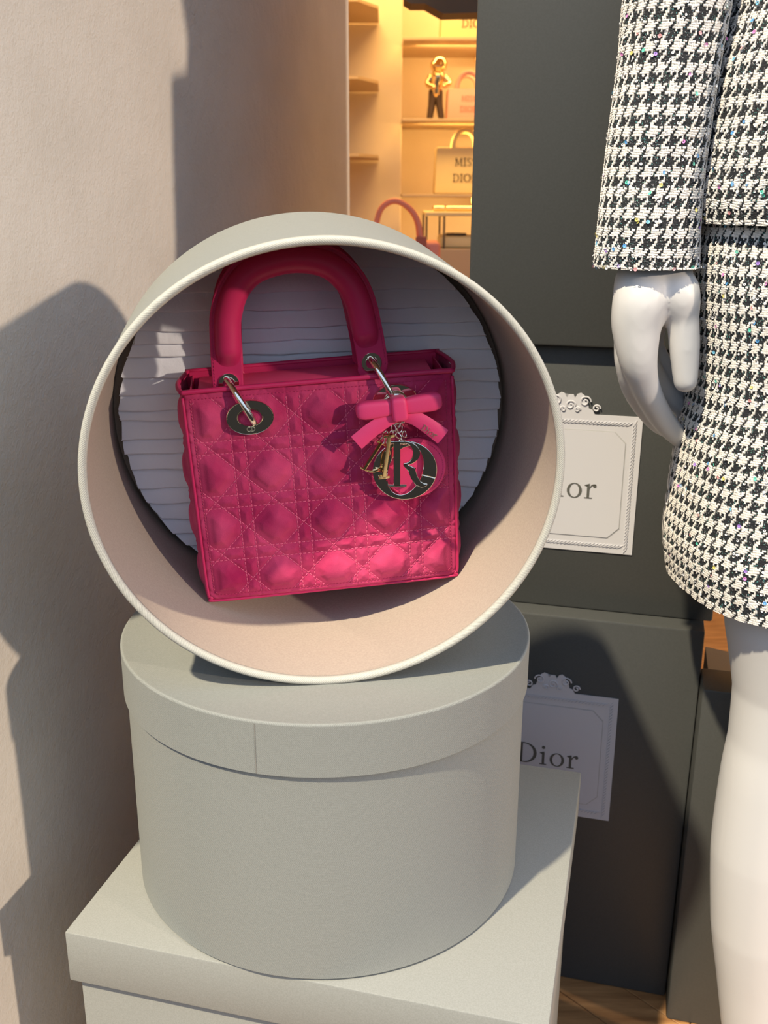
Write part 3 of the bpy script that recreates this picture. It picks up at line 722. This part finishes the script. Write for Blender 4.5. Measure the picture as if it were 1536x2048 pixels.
# chain links
def link(c, r, ang, parent, squash=.6, wire=.55):
    pts = [bf(c[0] + r * math.cos(t) * math.cos(ang) - squash * r * math.sin(t) * math.sin(ang), c[1] + r * math.cos(t) * math.sin(ang) + squash * r * math.sin(t) * math.cos(ang), c[2] + 1.2 * math.sin(2 * t)) for t in np.linspace(0, 2 * math.pi, 20, endpoint=False)]
    V, F = tube(pts, wire / 1000, 7, True); mesh_obj('chain_link', V, F, MT['gold'], parent, True)
for c, r, a in (((53.5, 134.5, 17), 3.4, 1.4), ((50, 130.5, 18), 2.6, 1.9), ((47.8, 127.0, 19.5), 2.4, 1.2), ((54.5, 129.5, 18), 2.6, 1.2), ((53, 124.8, 19.5), 2.6, -.9), ((54.6, 120.6, 21), 2.2, -1.1), ((44.0, 126.0, 16), 2.6, 1.1), ((41.5, 121.5, 16.5), 2.6, 1.3), ((56.5, 118.5, 16.0), 2.6, -.7), ((57.5, 125.0, 17.0), 2.4, 1.6)):
    link(c, r, a, bag)
# wire ring behind the bow
pts = [bf(53.8 + 9.2 * math.cos(t), 142.5 + 10.4 * math.sin(t), 12 + 2.5 * math.cos(t)) for t in np.linspace(0, 2 * math.pi, 48, endpoint=False)]
V, F = tube(pts, .0013, 10, True); mesh_obj('charm_ring', V, F, MT['gold'], bag, True)

# ------------------------------------------------------------------ the mannequin
MY = .85; MS = .89
mq = thing('mannequin', 'white mannequin in a black and white houndstooth jacket and skirt', 'mannequin', (.37, .85, 0))
def capsule_chain(mb, pts, rad, n=14):
    """closed tapered tube with rounded ends"""
    P = np.asarray(pts, float); r = np.asarray(rad, float); m = len(P)
    t0 = (P[0] - P[1]) / np.linalg.norm(P[0] - P[1]); t1 = (P[-1] - P[-2]) / np.linalg.norm(P[-1] - P[-2])
    if m > 2:
        sp = smoothpath(P, 6 * (m - 1)); s = np.r_[0, np.cumsum(np.linalg.norm(np.diff(P, axis=0), axis=1))]; s2 = np.r_[0, np.cumsum(np.linalg.norm(np.diff(sp, axis=0), axis=1))]
        r = np.interp(s2 / s2[-1] * s[-1], s, r); P = sp
    pre = [(P[0] + t0 * r[0] * math.sin(a), r[0] * math.cos(a)) for a in np.radians([85, 60, 35, 15])]
    post = [(P[-1] + t1 * r[-1] * math.sin(a), r[-1] * math.cos(a)) for a in np.radians([15, 35, 60, 85])]
    PP = np.array([p for p, _ in pre] + list(P) + [p for p, _ in post]); rr3 = [q for _, q in pre] + list(r) + [q for _, q in post]
    mb.add(*tube(PP, rr3, n))
def loft(mb, rings, n=32):
    V = []; 
    for cx, cy, z, a, b in rings:
        for k in range(n): t = 2 * math.pi * k / n; V.append((cx + a * math.cos(t), cy + b * math.sin(t), z))
    F = [(i * n + k, i * n + (k + 1) % n, (i + 1) * n + (k + 1) % n, (i + 1) * n + k) for i in range(len(rings) - 1) for k in range(n)]
    F += [tuple(range(n))[::-1], tuple(range((len(rings) - 1) * n, len(rings) * n))]; mb.add(V, F)
mb = MB()
H_ = lambda x, y, d=0.0: at(x, y, MY - .024 + d * MS)
# forearm, palm, thumb, fingers of the near hand
sh = np.array([.315, .86, 1.33]); elb = at(1345, 40, .862)
capsule_chain(mb, [sh, (sh + elb) / 2 + [-.01, 0, 0], elb, H_(1312, 420, .026), H_(1310, 575, .020)], [0.0338, 0.0303, 0.0276, 0.0249, 0.0240], 18)
capsule_chain(mb, [H_(1290, 572, .012), H_(1281, 600), H_(1273, 650), H_(1276, 715), H_(1287, 760, .006), H_(1303, 800, .018), H_(1336, 852, .042), H_(1380, 892, .066)], [0.0258, 0.0227, 0.0206, 0.0162, 0.0126, 0.0114, 0.0100, 0.0087], 18)
capsule_chain(mb, [H_(1334, 572, .012), H_(1354, 590), H_(1365, 640), H_(1369, 700), H_(1371, 762)], [0.0223, 0.0191, 0.0133, 0.0125, 0.0102], 18)
capsule_chain(mb, [H_(1300, 585, .026), H_(1270, 640, .022), H_(1259, 690, .022), H_(1256, 735, .022), H_(1272, 790, .036), H_(1318, 848, .06), H_(1372, 868, .08)], [0.0231, 0.0178, 0.0133, 0.0105, 0.0096, 0.0089, 0.0080], 16)
capsule_chain(mb, [H_(1305, 600, .036), H_(1290, 650, .045), H_(1290, 705, .046), H_(1305, 745, .048), H_(1345, 800, .07), H_(1395, 838, .09)], [0.0214, 0.0160, 0.0111, 0.0100, 0.0091, 0.0080], 16)
capsule_chain(mb, [H_(1310, 610, .042), H_(1302, 650, .06), H_(1305, 690, .064), H_(1325, 728, .066), H_(1362, 775, .085), H_(1395, 805, .105)], [0.0196, 0.0142, 0.0102, 0.0093, 0.0087, 0.0076], 16)
capsule_chain(mb, [H_(1316, 560, .02), H_(1316, 600, .02)], [0.0285, 0.0231], 18)
# legs
def leg(cxs, yy, mir=0.0):
    pts, rad = [], []
    for py, cx, r in cxs:
        p = at(cx, py, yy); p[0] += mir; pts.append(p); rad.append(r)
    foot = pts[-1].copy(); foot[2] = .045
    capsule_chain(mb, pts, rad, 44)
    an = pts[-1]; capsule_chain(mb, [an, (an[0] + .03, an[1] - .01, .05), (an[0] + .13, an[1] - .03, .022)], [0.0294, 0.0303, 0.0187], 14)
LEG = [(1090, 1600, 0.0641), (1250, 1592, 0.0605), (1380, 1580, 0.0498), (1480, 1566, 0.0485), (1560, 1551, 0.0498), (1700, 1533, 0.0512), (1850, 1526, 0.0494), (1950, 1525, 0.0445), (2048, 1524, 0.0401)]
leg(LEG, .815); leg(LEG, .864, .062)
# trunk, neck, head
tc_ = (.380, .860)
loft(mb, [(tc_[0], tc_[1], .70, .060, .075), (tc_[0], tc_[1], .80, .066, .084), (tc_[0], tc_[1], .92, .066, .082), (tc_[0], tc_[1], 1.06, .055, .068), (tc_[0], tc_[1], 1.20, .062, .080), (tc_[0] - .01, tc_[1], 1.31, .060, .110), (tc_[0] - .012, tc_[1], 1.37, .05, .09), (tc_[0] - .005, tc_[1], 1.41, .040, .045), (tc_[0], tc_[1], 1.47, .038, .042)])
loft(mb, [(tc_[0] + .005, tc_[1], 1.44, .045, .038), (tc_[0] + .015, tc_[1], 1.50, .065, .052), (tc_[0] + .02, tc_[1], 1.56, .084, .065), (tc_[0] + .012, tc_[1], 1.63, .080, .063), (tc_[0] + .005, tc_[1], 1.675, .045, .04)], 24)
capsule_chain(mb, [(.44, .945, 1.31), (.52, .93, 1.10), (.57, .90, .93)], [.036, .031, .026], 14)
capsule_chain(mb, [(.57, .90, .93), (.59, .895, .85), (.60, .89, .78)], [.025, .027, .015], 14)
tmp = mb.build('body', MT['white_skin'], None)
r_ = tmp.modifiers.new('r', 'REMESH'); r_.mode = 'VOXEL'; r_.voxel_size = .0026
s_ = tmp.modifiers.new('s', 'SMOOTH'); s_.iterations = 7; s_.factor = .5
dg = bpy.context.evaluated_depsgraph_get(); me2 = bpy.data.meshes.new_from_object(tmp.evaluated_get(dg)); 
bpy.data.objects.remove(tmp)
me2.transform(Matrix.Translation(-Vector(mq.location))); me2.polygons.foreach_set('use_smooth', np.ones(len(me2.polygons), dtype=bool))
bo = bpy.data.objects.new('body', me2); COL.objects.link(bo); bo.parent = mq
if not me2.materials: me2.materials.append(MT['white_skin'])

# ---- tweed cloth
def smooth_noise(u, v, sc, seed):
    rg = np.random.RandomState(seed); N_ = 64; g_ = rg.rand(N_, N_)
    x = (u * sc) % N_; y = (v * sc) % N_; x0 = np.floor(x).astype(int) % N_; y0 = np.floor(y).astype(int) % N_; fx = x - np.floor(x); fy = y - np.floor(y)
    return (g_[x0, y0] * (1 - fx) * (1 - fy) + g_[(x0 + 1) % N_, y0] * fx * (1 - fy) + g_[x0, (y0 + 1) % N_] * (1 - fx) * fy + g_[(x0 + 1) % N_, (y0 + 1) % N_] * fx * fy)
MW, MH = .0103, .0148
def tweed(u, v, seed=0):
    """u across, v up, metres -> colour, height"""
    ju = u + .0011 * (smooth_noise(u, v, 330, 1 + seed) - .5) + .0016 * (smooth_noise(u, v, 90, 8 + seed) - .5); jv = v + .0013 * (smooth_noise(u, v, 330, 2 + seed) - .5) + .0018 * (smooth_noise(u, v, 90, 9 + seed) - .5)
    x = ju / MW * 8; y = jv / MH * 8
    ix = np.floor(x); iy = np.floor(y)
    warp_on = ((ix - iy) % 4) < 2
    wcol = (ix % 8) < 4; fcol = (iy % 8) < 4
    white = np.where(warp_on, wcol, fcol)
    fx = x - ix - .5; fyv = y - iy - .5
    hy = np.where(warp_on, np.cos(fx * math.pi) * (.7 + .3 * np.cos(fyv * math.pi)), np.cos(fyv * math.pi) * (.7 + .3 * np.cos(fx * math.pi)))
    n1 = smooth_noise(u, v, 1500, 3 + seed); n2 = smooth_noise(u, v, 700, 4 + seed); n3 = smooth_noise(u, v, 60, 5 + seed)
    hgt = np.where(white, .0006 + .0007 * hy, .0003 * hy) + .0003 * (n1 - .5)
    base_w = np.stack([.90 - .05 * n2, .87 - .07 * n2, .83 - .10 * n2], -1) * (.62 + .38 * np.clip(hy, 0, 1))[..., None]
    base_b = np.stack([.008 + .008 * n2, .009 + .009 * n2, .012 + .011 * n2], -1)
    tin = (n1 > .86) & ~white
    gcol = np.stack([.10 + .12 * n3, .42 + .10 * n2, .34 + .2 * (1 - n3)], -1) * .7
    base_b = np.where(tin[..., None], gcol, base_b)
    fl_ = (smooth_noise(u, v, 1500, 6 + seed) > .84) & ~white
    base_b = np.where(fl_[..., None], np.array([.38, .38, .40]), base_b)
    return np.where(white[..., None], base_w, base_b), hgt
def cloth(name, rings_fn, t0, t1, nt, ns, parent, seed, thick=.004, hem=True, label=None, vlen=None):
    """rings_fn(s in 0..1 array, angle array) -> P ; dense displaced sheet over angle range t0..t1 (deg), plus coarse rest of the tube"""
    def sheet(a0, a1, na, ns2, dense):
        A, Sx = np.meshgrid(np.radians(np.linspace(a0, a1, na)), np.linspace(0, 1, ns2), indexing='ij')
        P = rings_fn(Sx, A)
        du = np.linalg.norm(np.diff(P, axis=0), axis=2); dv = np.linalg.norm(np.diff(P, axis=1), axis=2)
        U = np.concatenate([np.zeros((1, ns2)), np.cumsum(du, 0)], 0); j0 = ns2 // 2; U = np.repeat(U[:, j0:j0 + 1], ns2, 1) * .6 + U * .4
        Vv = np.concatenate([np.zeros((na, 1)), np.cumsum(dv, 1)], 1); i0 = na // 2; Vv = np.repeat(Vv[i0:i0 + 1], na, 0) * .5 + Vv * .5
        Vv = -Vv
        gu = np.gradient(P, axis=0); gv = np.gradient(P, axis=1); N = np.cross(gu, gv); N /= np.linalg.norm(N, axis=2)[..., None] + 1e-12
        c_ = P.mean(0); 
        outw = P - P.mean(axis=0, keepdims=True)
        if (N * (P - rings_fn(Sx, A + math.pi))).sum() < 0: N = -N
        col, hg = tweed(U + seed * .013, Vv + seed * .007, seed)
        return P + N * hg[..., None], col, N, U, Vv
    P, col, N, U, Vv = sheet(t0, t1, nt, ns, True)
    o = mesh_obj(name, P.reshape(-1, 3), grid_faces(nt, ns), MT['tweed'], parent, True)
    ca = o.data.color_attributes.new('tweed', 'FLOAT_COLOR', 'POINT'); ca.data.foreach_set('color', np.c_[col.reshape(-1, 3), np.ones(nt * ns)].ravel().astype(np.float32))
    P2, col2, N2, _, _ = sheet(t1, t0 + 360, max(40, nt // 6), max(40, ns // 6), False)
    o2 = mesh_obj('far_side', P2.reshape(-1, 3), grid_faces(P2.shape[0], P2.shape[1]), MT['tweed'], o, True)
    ca = o2.data.color_attributes.new('tweed', 'FLOAT_COLOR', 'POINT'); ca.data.foreach_set('color', np.c_[col2.reshape(-1, 3), np.ones(len(P2.reshape(-1, 3)))].ravel().astype(np.float32))
    # dark turned-in hem facing
    A = np.radians(np.linspace(0, 360, 97)); e = rings_fn(np.full_like(A, 1.0), A); e0 = rings_fn(np.full_like(A, .93), A); cen = e.mean(0)
    inner = e0 + (cen - e0) * .03; lip = e + (cen - e) * .035
    Q = np.stack([e, lip, inner], 1); oh = mesh_obj('hem', Q.reshape(-1, 3), grid_faces(97, 3), MT['tweed'], o, True)
    cq, _ = tweed(np.repeat(np.linspace(0, .6, 97)[:, None], 3, 1), np.repeat(np.array([[0, .004, .02]]), 97, 0), seed); ca = oh.data.color_attributes.new('tweed', 'FLOAT_COLOR', 'POINT'); ca.data.foreach_set('color', np.c_[cq.reshape(-1, 3), np.ones(97 * 3)].ravel().astype(np.float32))
    # sequins: little rings and discs sewn on
    rg = np.random.RandomState(20 + seed); mbs = MB(); cols = []
    areaU = float(np.median(U[-1])); areaV = float(-np.median(Vv[:, -1])); cnt = int(areaU * areaV / (MW * MH) * 1.7)
    pal = [(.75, .25, .62), (.10, .35, .75), (.12, .62, .48), (.80, .70, .20), (.42, .25, .75), (.85, .38, .40), (.2, .55, .8)]
    for k in range(cnt):
        i = rg.randint(2, nt - 2); j = rg.randint(2, ns - 2); p = P[i, j]; nrm = N[i, j] + rg.normal(0, .28, 3); nrm /= np.linalg.norm(nrm)
        a = np.cross(nrm, [.3, .5, .8]); a /= np.linalg.norm(a); b = np.cross(nrm, a); c = p + nrm * .0009
        colr = rg.rand() < .14; ro = .00150 if colr else .00110; ri = ro * (.34 if not colr else .25); m = 9
        ring = [c + ro * (math.cos(t) * a + math.sin(t) * b) for t in np.linspace(0, 2 * math.pi, m, endpoint=False)] + [c + ri * (math.cos(t) * a + math.sin(t) * b) - nrm * .0003 for t in np.linspace(0, 2 * math.pi, m, endpoint=False)]
        mbs.add(ring, [(q, (q + 1) % m, m + (q + 1) % m, m + q) for q in range(m)])
        cc = pal[rg.randint(len(pal))] if colr else (.92, .92, .94); cols += [(*cc, 1)] * (2 * m)
    so = mbs.build('sequins', MT['sequin'], o); so['kind'] = 'stuff'
    ca = so.data.color_attributes.new('tweed', 'FLOAT_COLOR', 'POINT'); ca.data.foreach_set('color', np.array(cols, dtype=np.float32).ravel())
    if label: o['label'] = label
    return o
def rings_from(levels, wave=None):
    """levels: (py, px_left, px_right, depth, b) -> smooth tube function"""
    L_ = []
    for py, xl, xr, d, b in levels:
        p, q = at(xl, py, d), at(xr, py, d); c = (p + q) / 2; L_.append((c[0], c[1], c[2], (q[0] - p[0]) / 2, b))
    L_ = smoothpath(np.array(L_), 12 * (len(L_) - 1)); s0 = np.linspace(0, 1, len(L_))
    def fn(s, a):
        c = [np.interp(s, s0, L_[:, k]) for k in range(5)]
        wv = 0 if wave is None else wave(s, a)
        return np.stack([c[0] + (c[3] + wv) * np.cos(a), c[1] + (c[4] + wv) * np.sin(a), c[2] + 0 * a], -1)
    return fn
sk = rings_from([(380, 1412, 1810, 0.8580, 0.0810), (445, 1402, 1825, 0.8580, 0.0900), (520, 1391, 1840, 0.8580, 0.0990), (600, 1390, 1855, 0.8580, 0.1050), (700, 1391, 1905, 0.8580, 0.1092), (790, 1385, 1915, 0.8580, 0.1128), (860, 1370, 1930, 0.8580, 0.1170), (940, 1356, 1940, 0.8580, 0.1200), (1020, 1345, 1945, 0.8580, 0.1230), (1090, 1338, 1950, 0.8580, 0.1280), (1164, 1345, 1950, 0.8580, 0.1300)],
                lambda s, a: .004 * np.sin(5 * a + 1.0) * s)
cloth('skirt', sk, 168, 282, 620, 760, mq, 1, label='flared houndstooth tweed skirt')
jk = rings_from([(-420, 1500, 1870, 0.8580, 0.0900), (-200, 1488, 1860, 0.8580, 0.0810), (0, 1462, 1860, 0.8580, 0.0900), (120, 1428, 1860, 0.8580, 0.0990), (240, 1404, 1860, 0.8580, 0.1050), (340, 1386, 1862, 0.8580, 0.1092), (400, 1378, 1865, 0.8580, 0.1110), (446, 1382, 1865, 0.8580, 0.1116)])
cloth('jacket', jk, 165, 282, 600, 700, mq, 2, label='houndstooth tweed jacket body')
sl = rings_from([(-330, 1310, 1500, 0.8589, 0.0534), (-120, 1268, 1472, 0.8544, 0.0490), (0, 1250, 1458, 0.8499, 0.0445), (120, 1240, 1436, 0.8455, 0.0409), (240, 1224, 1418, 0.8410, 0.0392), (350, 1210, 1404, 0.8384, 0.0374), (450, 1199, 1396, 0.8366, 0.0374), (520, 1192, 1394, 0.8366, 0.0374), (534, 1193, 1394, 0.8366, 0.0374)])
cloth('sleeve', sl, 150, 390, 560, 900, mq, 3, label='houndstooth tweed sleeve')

FS = smoothpath(np.array([(.44, .945, 1.33, .058, .058), (.50, .935, 1.16, .052, .052), (.548, .912, 1.02, .050, .048), (.568, .90, .945, .050, .047)]), 36); FS0 = np.linspace(0, 1, len(FS))
def fs(s_, a):
    c = [np.interp(s_, FS0, FS[:, k]) for k in range(5)]
    return np.stack([c[0] + c[3] * np.cos(a), c[1] + c[4] * np.sin(a), c[2] + 0 * a], -1)
cloth('sleeve', fs, 150, 390, 150, 220, mq, 4)

# ------------------------------------------------------------------ the lit shop behind
YS = 4.5
def P_at(px, py, y): return at(px, py, y)
def sbox(x0, x1, z0, z1, y0, y1, bev=.004): return rbox(((x0 + x1) / 2, (y0 + y1) / 2, (z0 + z1) / 2), x1 - x0, y1 - y0, z1 - z0, bev, 2)
xe = P_at(803, 200, 4.3)[0]
pil = MB().add(*sbox(xe - .40, xe, 0, 2.70, 4.22, 4.56)).build('trim_1', MT['shopwall']); tag(pil, kind='structure')
zs = []
for k, py in enumerate((77, 238, 388)):
    z = P_at(870, py, 4.1)[2]; zs.append(z)
    t = thing('shelf', ['upper display shelf under a yellow bag', 'middle display shelf with figurine and pink bag', 'lower display shelf under the yellow tote at eye level'][k], 'shelf', (xe + .55, 4.3, z - .012))
    MB().add(*sbox(xe, xe + 1.1, z - .012, z, 4.06, 4.56, .002)).build('board', MT['shelf'], t)
    MB().add(*sbox(xe + .30, xe + .36, z - .04, z - .0125, 4.40, 4.5, .002)).build('bracket', MT['gold_yellow'], t)
for k, py in enumerate((18, 167, 316)):
    z = P_at(720, py, 3.9)[2]; x1 = P_at(757, py, 3.9)[0]
    t = thing('side_shelf', ['highest side shelf left of the pilaster', 'middle side shelf left of the pilaster', 'lowest side shelf left of the pilaster'][k], 'shelf', (x1 - .35, 4.0, z))
    ff = lambda x, y, o, z=z: (x, y, z + o)
    MB().add(*poly_prism([(x1 - .7, 3.75), (x1 - .07, 3.75), (x1, 3.9), (x1, 4.21), (x1 - .7, 4.21)], .010, ff)).build('board', MT['shelf'], t)
def tote(label, px0, px1, ptop, pbot, y, zbase, m, text, handle):
    a, b = P_at(px0, pbot, y), P_at(px1, pbot, y); ztop = P_at(px0, ptop, y)[2]; w = b[0] - a[0]; h = ztop - zbase
    c = ((a[0] + b[0]) / 2, y + .06, zbase)
    t = thing('tote_bag', label, 'bag', c, None)
    V, F = rbox((c[0], c[1], zbase + h / 2), w, .12, h, .008, 2)
    V = np.array(V); V[:, 0] = c[0] + (V[:, 0] - c[0]) * (1 - .05 * (V[:, 2] - zbase) / h); MB().add(V, F).build('body', m, t, True, 40)
    for yy in (y + .012, y + .108):
        hw = w * .20 * handle[0]; hh = h * handle[1]; xc = c[0] + w * .02
        pts = [(xc + hw * math.cos(t_), yy, ztop - .015 + hh * math.sin(t_) ** .7) for t_ in np.linspace(0, math.pi, 24)]
        MB().add(*tube(pts, .009, 8)).build('handle', m, t, True)
    fr = lambda x, yy, o: (x, y - .001 - o, yy)
    if text:
        hh = h * .17
        for ln, yo in (('MISS', .60), ('DIOR', .26)):
            tw = text_w(ln, hh); letters(ln, c[0] + w * .03 - tw / 2, zbase + h * yo, hh, .001, fr, text, t)
    return t
tote('yellow bag with dark lettering on the top shelf', 880, 1010, -20, 76, 4.15, zs[0] + .0005, MT['tote_yellow'], MT['dark_brown'], (1, .6))
tote('small pink bag with round handle beside the figurine', 893, 975, 176, 237, 4.15, zs[1] + .0005, MT['tote_pink'], MT['salmon'], (1.35, .62))
tote('yellow tote with dark lettering on the eye level shelf', 868, 985, 294, 387, 4.15, zs[2] + .0005, MT['tote_yellow'], MT['dark_brown'], (1, .45))
# figurine
fx, fy_ = P_at(871, 236, 4.18)[0], 4.18; fb = zs[1] + .0005; fh = P_at(871, 120, 4.18)[2] - fb
for z_ in zs[1:] + [zs[0] + .42]:
    pass
fg = thing('figurine', 'small gilded standing statuette with dark trousers on the middle shelf', 'figurine', (fx, fy_, fb))
mbf = MB()
capsule_chain(mbf, [(fx - .022, fy_, fb + .012), (fx - .016, fy_, fb + fh * .25), (fx - .010, fy_, fb + fh * .46)], [.012, .014, .019], 10)
capsule_chain(mbf, [(fx + .022, fy_, fb + .012), (fx + .014, fy_, fb + fh * .25), (fx + .008, fy_, fb + fh * .46)], [.012, .014, .019], 10)
mbf.build('trousers', MT['trouser'], fg, True)
mbf = MB()
capsule_chain(mbf, [(fx, fy_, fb + fh * .46), (fx, fy_, fb + fh * .58), (fx + .006, fy_, fb + fh * .72)], [.022, .024, .027], 12)
capsule_chain(mbf, [(fx + .006, fy_, fb + fh * .78), (fx + .008, fy_, fb + fh * .88), (fx + .012, fy_, fb + fh * .93)], [.018, .034, .030], 14)
capsule_chain(mbf, [(fx - .022, fy_, fb + fh * .72), (fx - .034, fy_ - .01, fb + fh * .60), (fx - .010, fy_ - .03, fb + fh * .54)], [.012, .010, .009], 8)
capsule_chain(mbf, [(fx + .032, fy_, fb + fh * .72), (fx + .05, fy_ - .01, fb + fh * .62), (fx + .03, fy_ - .03, fb + fh * .56)], [.012, .010, .009], 8)
mbf.build('torso', MT['gold_yellow'], fg, True)
# glass vitrine with gilded trays
vy = 3.3; g0 = P_at(851, 432, vy); g1 = P_at(1010, 432, vy); zt_ = g0[2]; zl = P_at(880, 488, vy)[2]
vit = thing('display_case', 'brass edged display counter behind the open hatbox', 'counter', ((g0[0] + g1[0]) / 2, vy + .15, 0))
MB().add(*sbox(g0[0], g1[0], 0, zl - .014, vy, vy + .3)).build('base', MT['shelf'], vit)
for x in (g0[0] + .004, g0[0] + .06, g1[0] - .01):
    for y in (vy + .004, vy + .29): MB().add(*sbox(x - .003, x + .003, zl - .014, zt_, y - .003, y + .003, 0)).build('post', MT['trouser'], vit)
MB().add(*sbox(g0[0], g1[0], zt_, zt_ + .012, vy - .004, vy + .304, .002)).build('top_rail', MT['tote_yellow'], vit)
zg = zl
tray = tag(MB().add(*sbox(P_at(880, 480, vy + .02)[0], g1[0] - .03, zl - .0135, zl + .022, vy + .02, vy + .2, .008)).build('tray', MT['tote_yellow'], None, True), 'yellow display tray inside the brass edged counter', 'tray')
it = P_at(912, 474, vy + .08)
mbj = MB(); mbj.add(*tube([(it[0] + .03 * math.cos(t), vy + .08 + .012 * math.sin(t), zl + .027) for t in np.linspace(0, 2 * math.pi, 20, endpoint=False)], .0045, 8, True))
tag(mbj.build('bracelet', MT['dark_brown'], None, True), 'dark bracelet lying on the yellow tray', 'bracelet')
bx0, bx1 = P_at(888, 430, vy + .1)[0], g1[0] - .05
mbj = MB(); 
capsule_chain(mbj, [(bx0 - .03, vy + .1, zt_ + .022), (bx0 - .002, vy + .1, zt_ + .022)], [.009, .009], 10); capsule_chain(mbj, [(bx0 + .01, vy + .1, zt_ + .022), (bx1, vy + .1, zt_ + .022)], [.009, .009], 10)
tag(mbj.build('gilt_baton', MT['gold_yellow'], None, True), 'gilded slim case lying on top of the display counter', 'ornament')
# salmon handbag on a plinth
sy = 2.7; s0, s1 = P_at(728, 480, sy), P_at(882, 480, sy); ztp = P_at(860, 484, sy)[2]; hbx = (s0[0] + s1[0]) / 2; sw = s1[0] - s0[0]
plz = ztp - .20
pl = thing('plinth', 'cream plinth under the salmon pink handbag', 'plinth', (hbx, sy + .06, 0)); MB().add(*sbox(hbx - .2, hbx + .2, 0, plz, sy - .08, sy + .22)).build('block', MT['shopwall'], pl)
sb = thing('handbag', 'salmon pink handbag with a tall curved handle in the lit shop', 'handbag', (hbx, sy + .06, plz))
MB().add(*rbox((hbx, sy + .06, (plz + ztp) / 2 + .0005), sw, .12, ztp - plz, .012, 3)).build('body', MT['salmon'], sb, True, 40)
MB().add(*sbox(hbx - sw * .36, hbx + sw * .36, plz + .03, ztp - .012, sy - .002, sy + .004, .001)).build('front_pocket', mat('salmon_dark', (.55, .16, .10), .5), sb)
ha, hb2, hc = P_at(748, 470, sy), P_at(790, 402, sy), P_at(838, 470, sy)
for yy in (sy + .01, sy + .11):
    hp = smoothpath([(ha[0] - .004, yy, ztp - .01), (ha[0] + .006, yy, ha[2] + .03), ((ha[0] + hb2[0]) / 2 - .006, yy, hb2[2] - .016), (hb2[0], yy, hb2[2]), ((hc[0] + hb2[0]) / 2 + .006, yy, hb2[2] - .018), (hc[0] - .002, yy, hc[2] + .03), (hc[0] + .006, yy, ztp - .01)], 40)
    MB().add(*tube(hp, .0075, 8)).build('handle', MT['salmon'], sb, True)
for sx_ in (ha[0] - .004, hc[0] + .006): MB().add(*sbox(sx_ - .014, sx_ + .014, ztp - .03, ztp + .014, sy - .004, sy + .014, .003)).build('handle_tab', mat('tab_leather', (.35, .10, .07), .5), sb)
# dark hanging pelmet at the top of the opening
yp = 2.2
def pf(x, z, o): return (x, yp + o, z)
pts = [P_at(a, b, yp)[[0, 2]] for a, b in ((808, -2), (822, 7), (851, 7), (886, 27), (1010, 24), (1010, -160), (808, -160))]
tag(MB().add(*poly_prism([tuple(p) for p in pts], .08, pf)).build('pelmet', MT['dark_brown']), 'dark brown hanging pelmet at the top of the shop opening', 'pelmet')
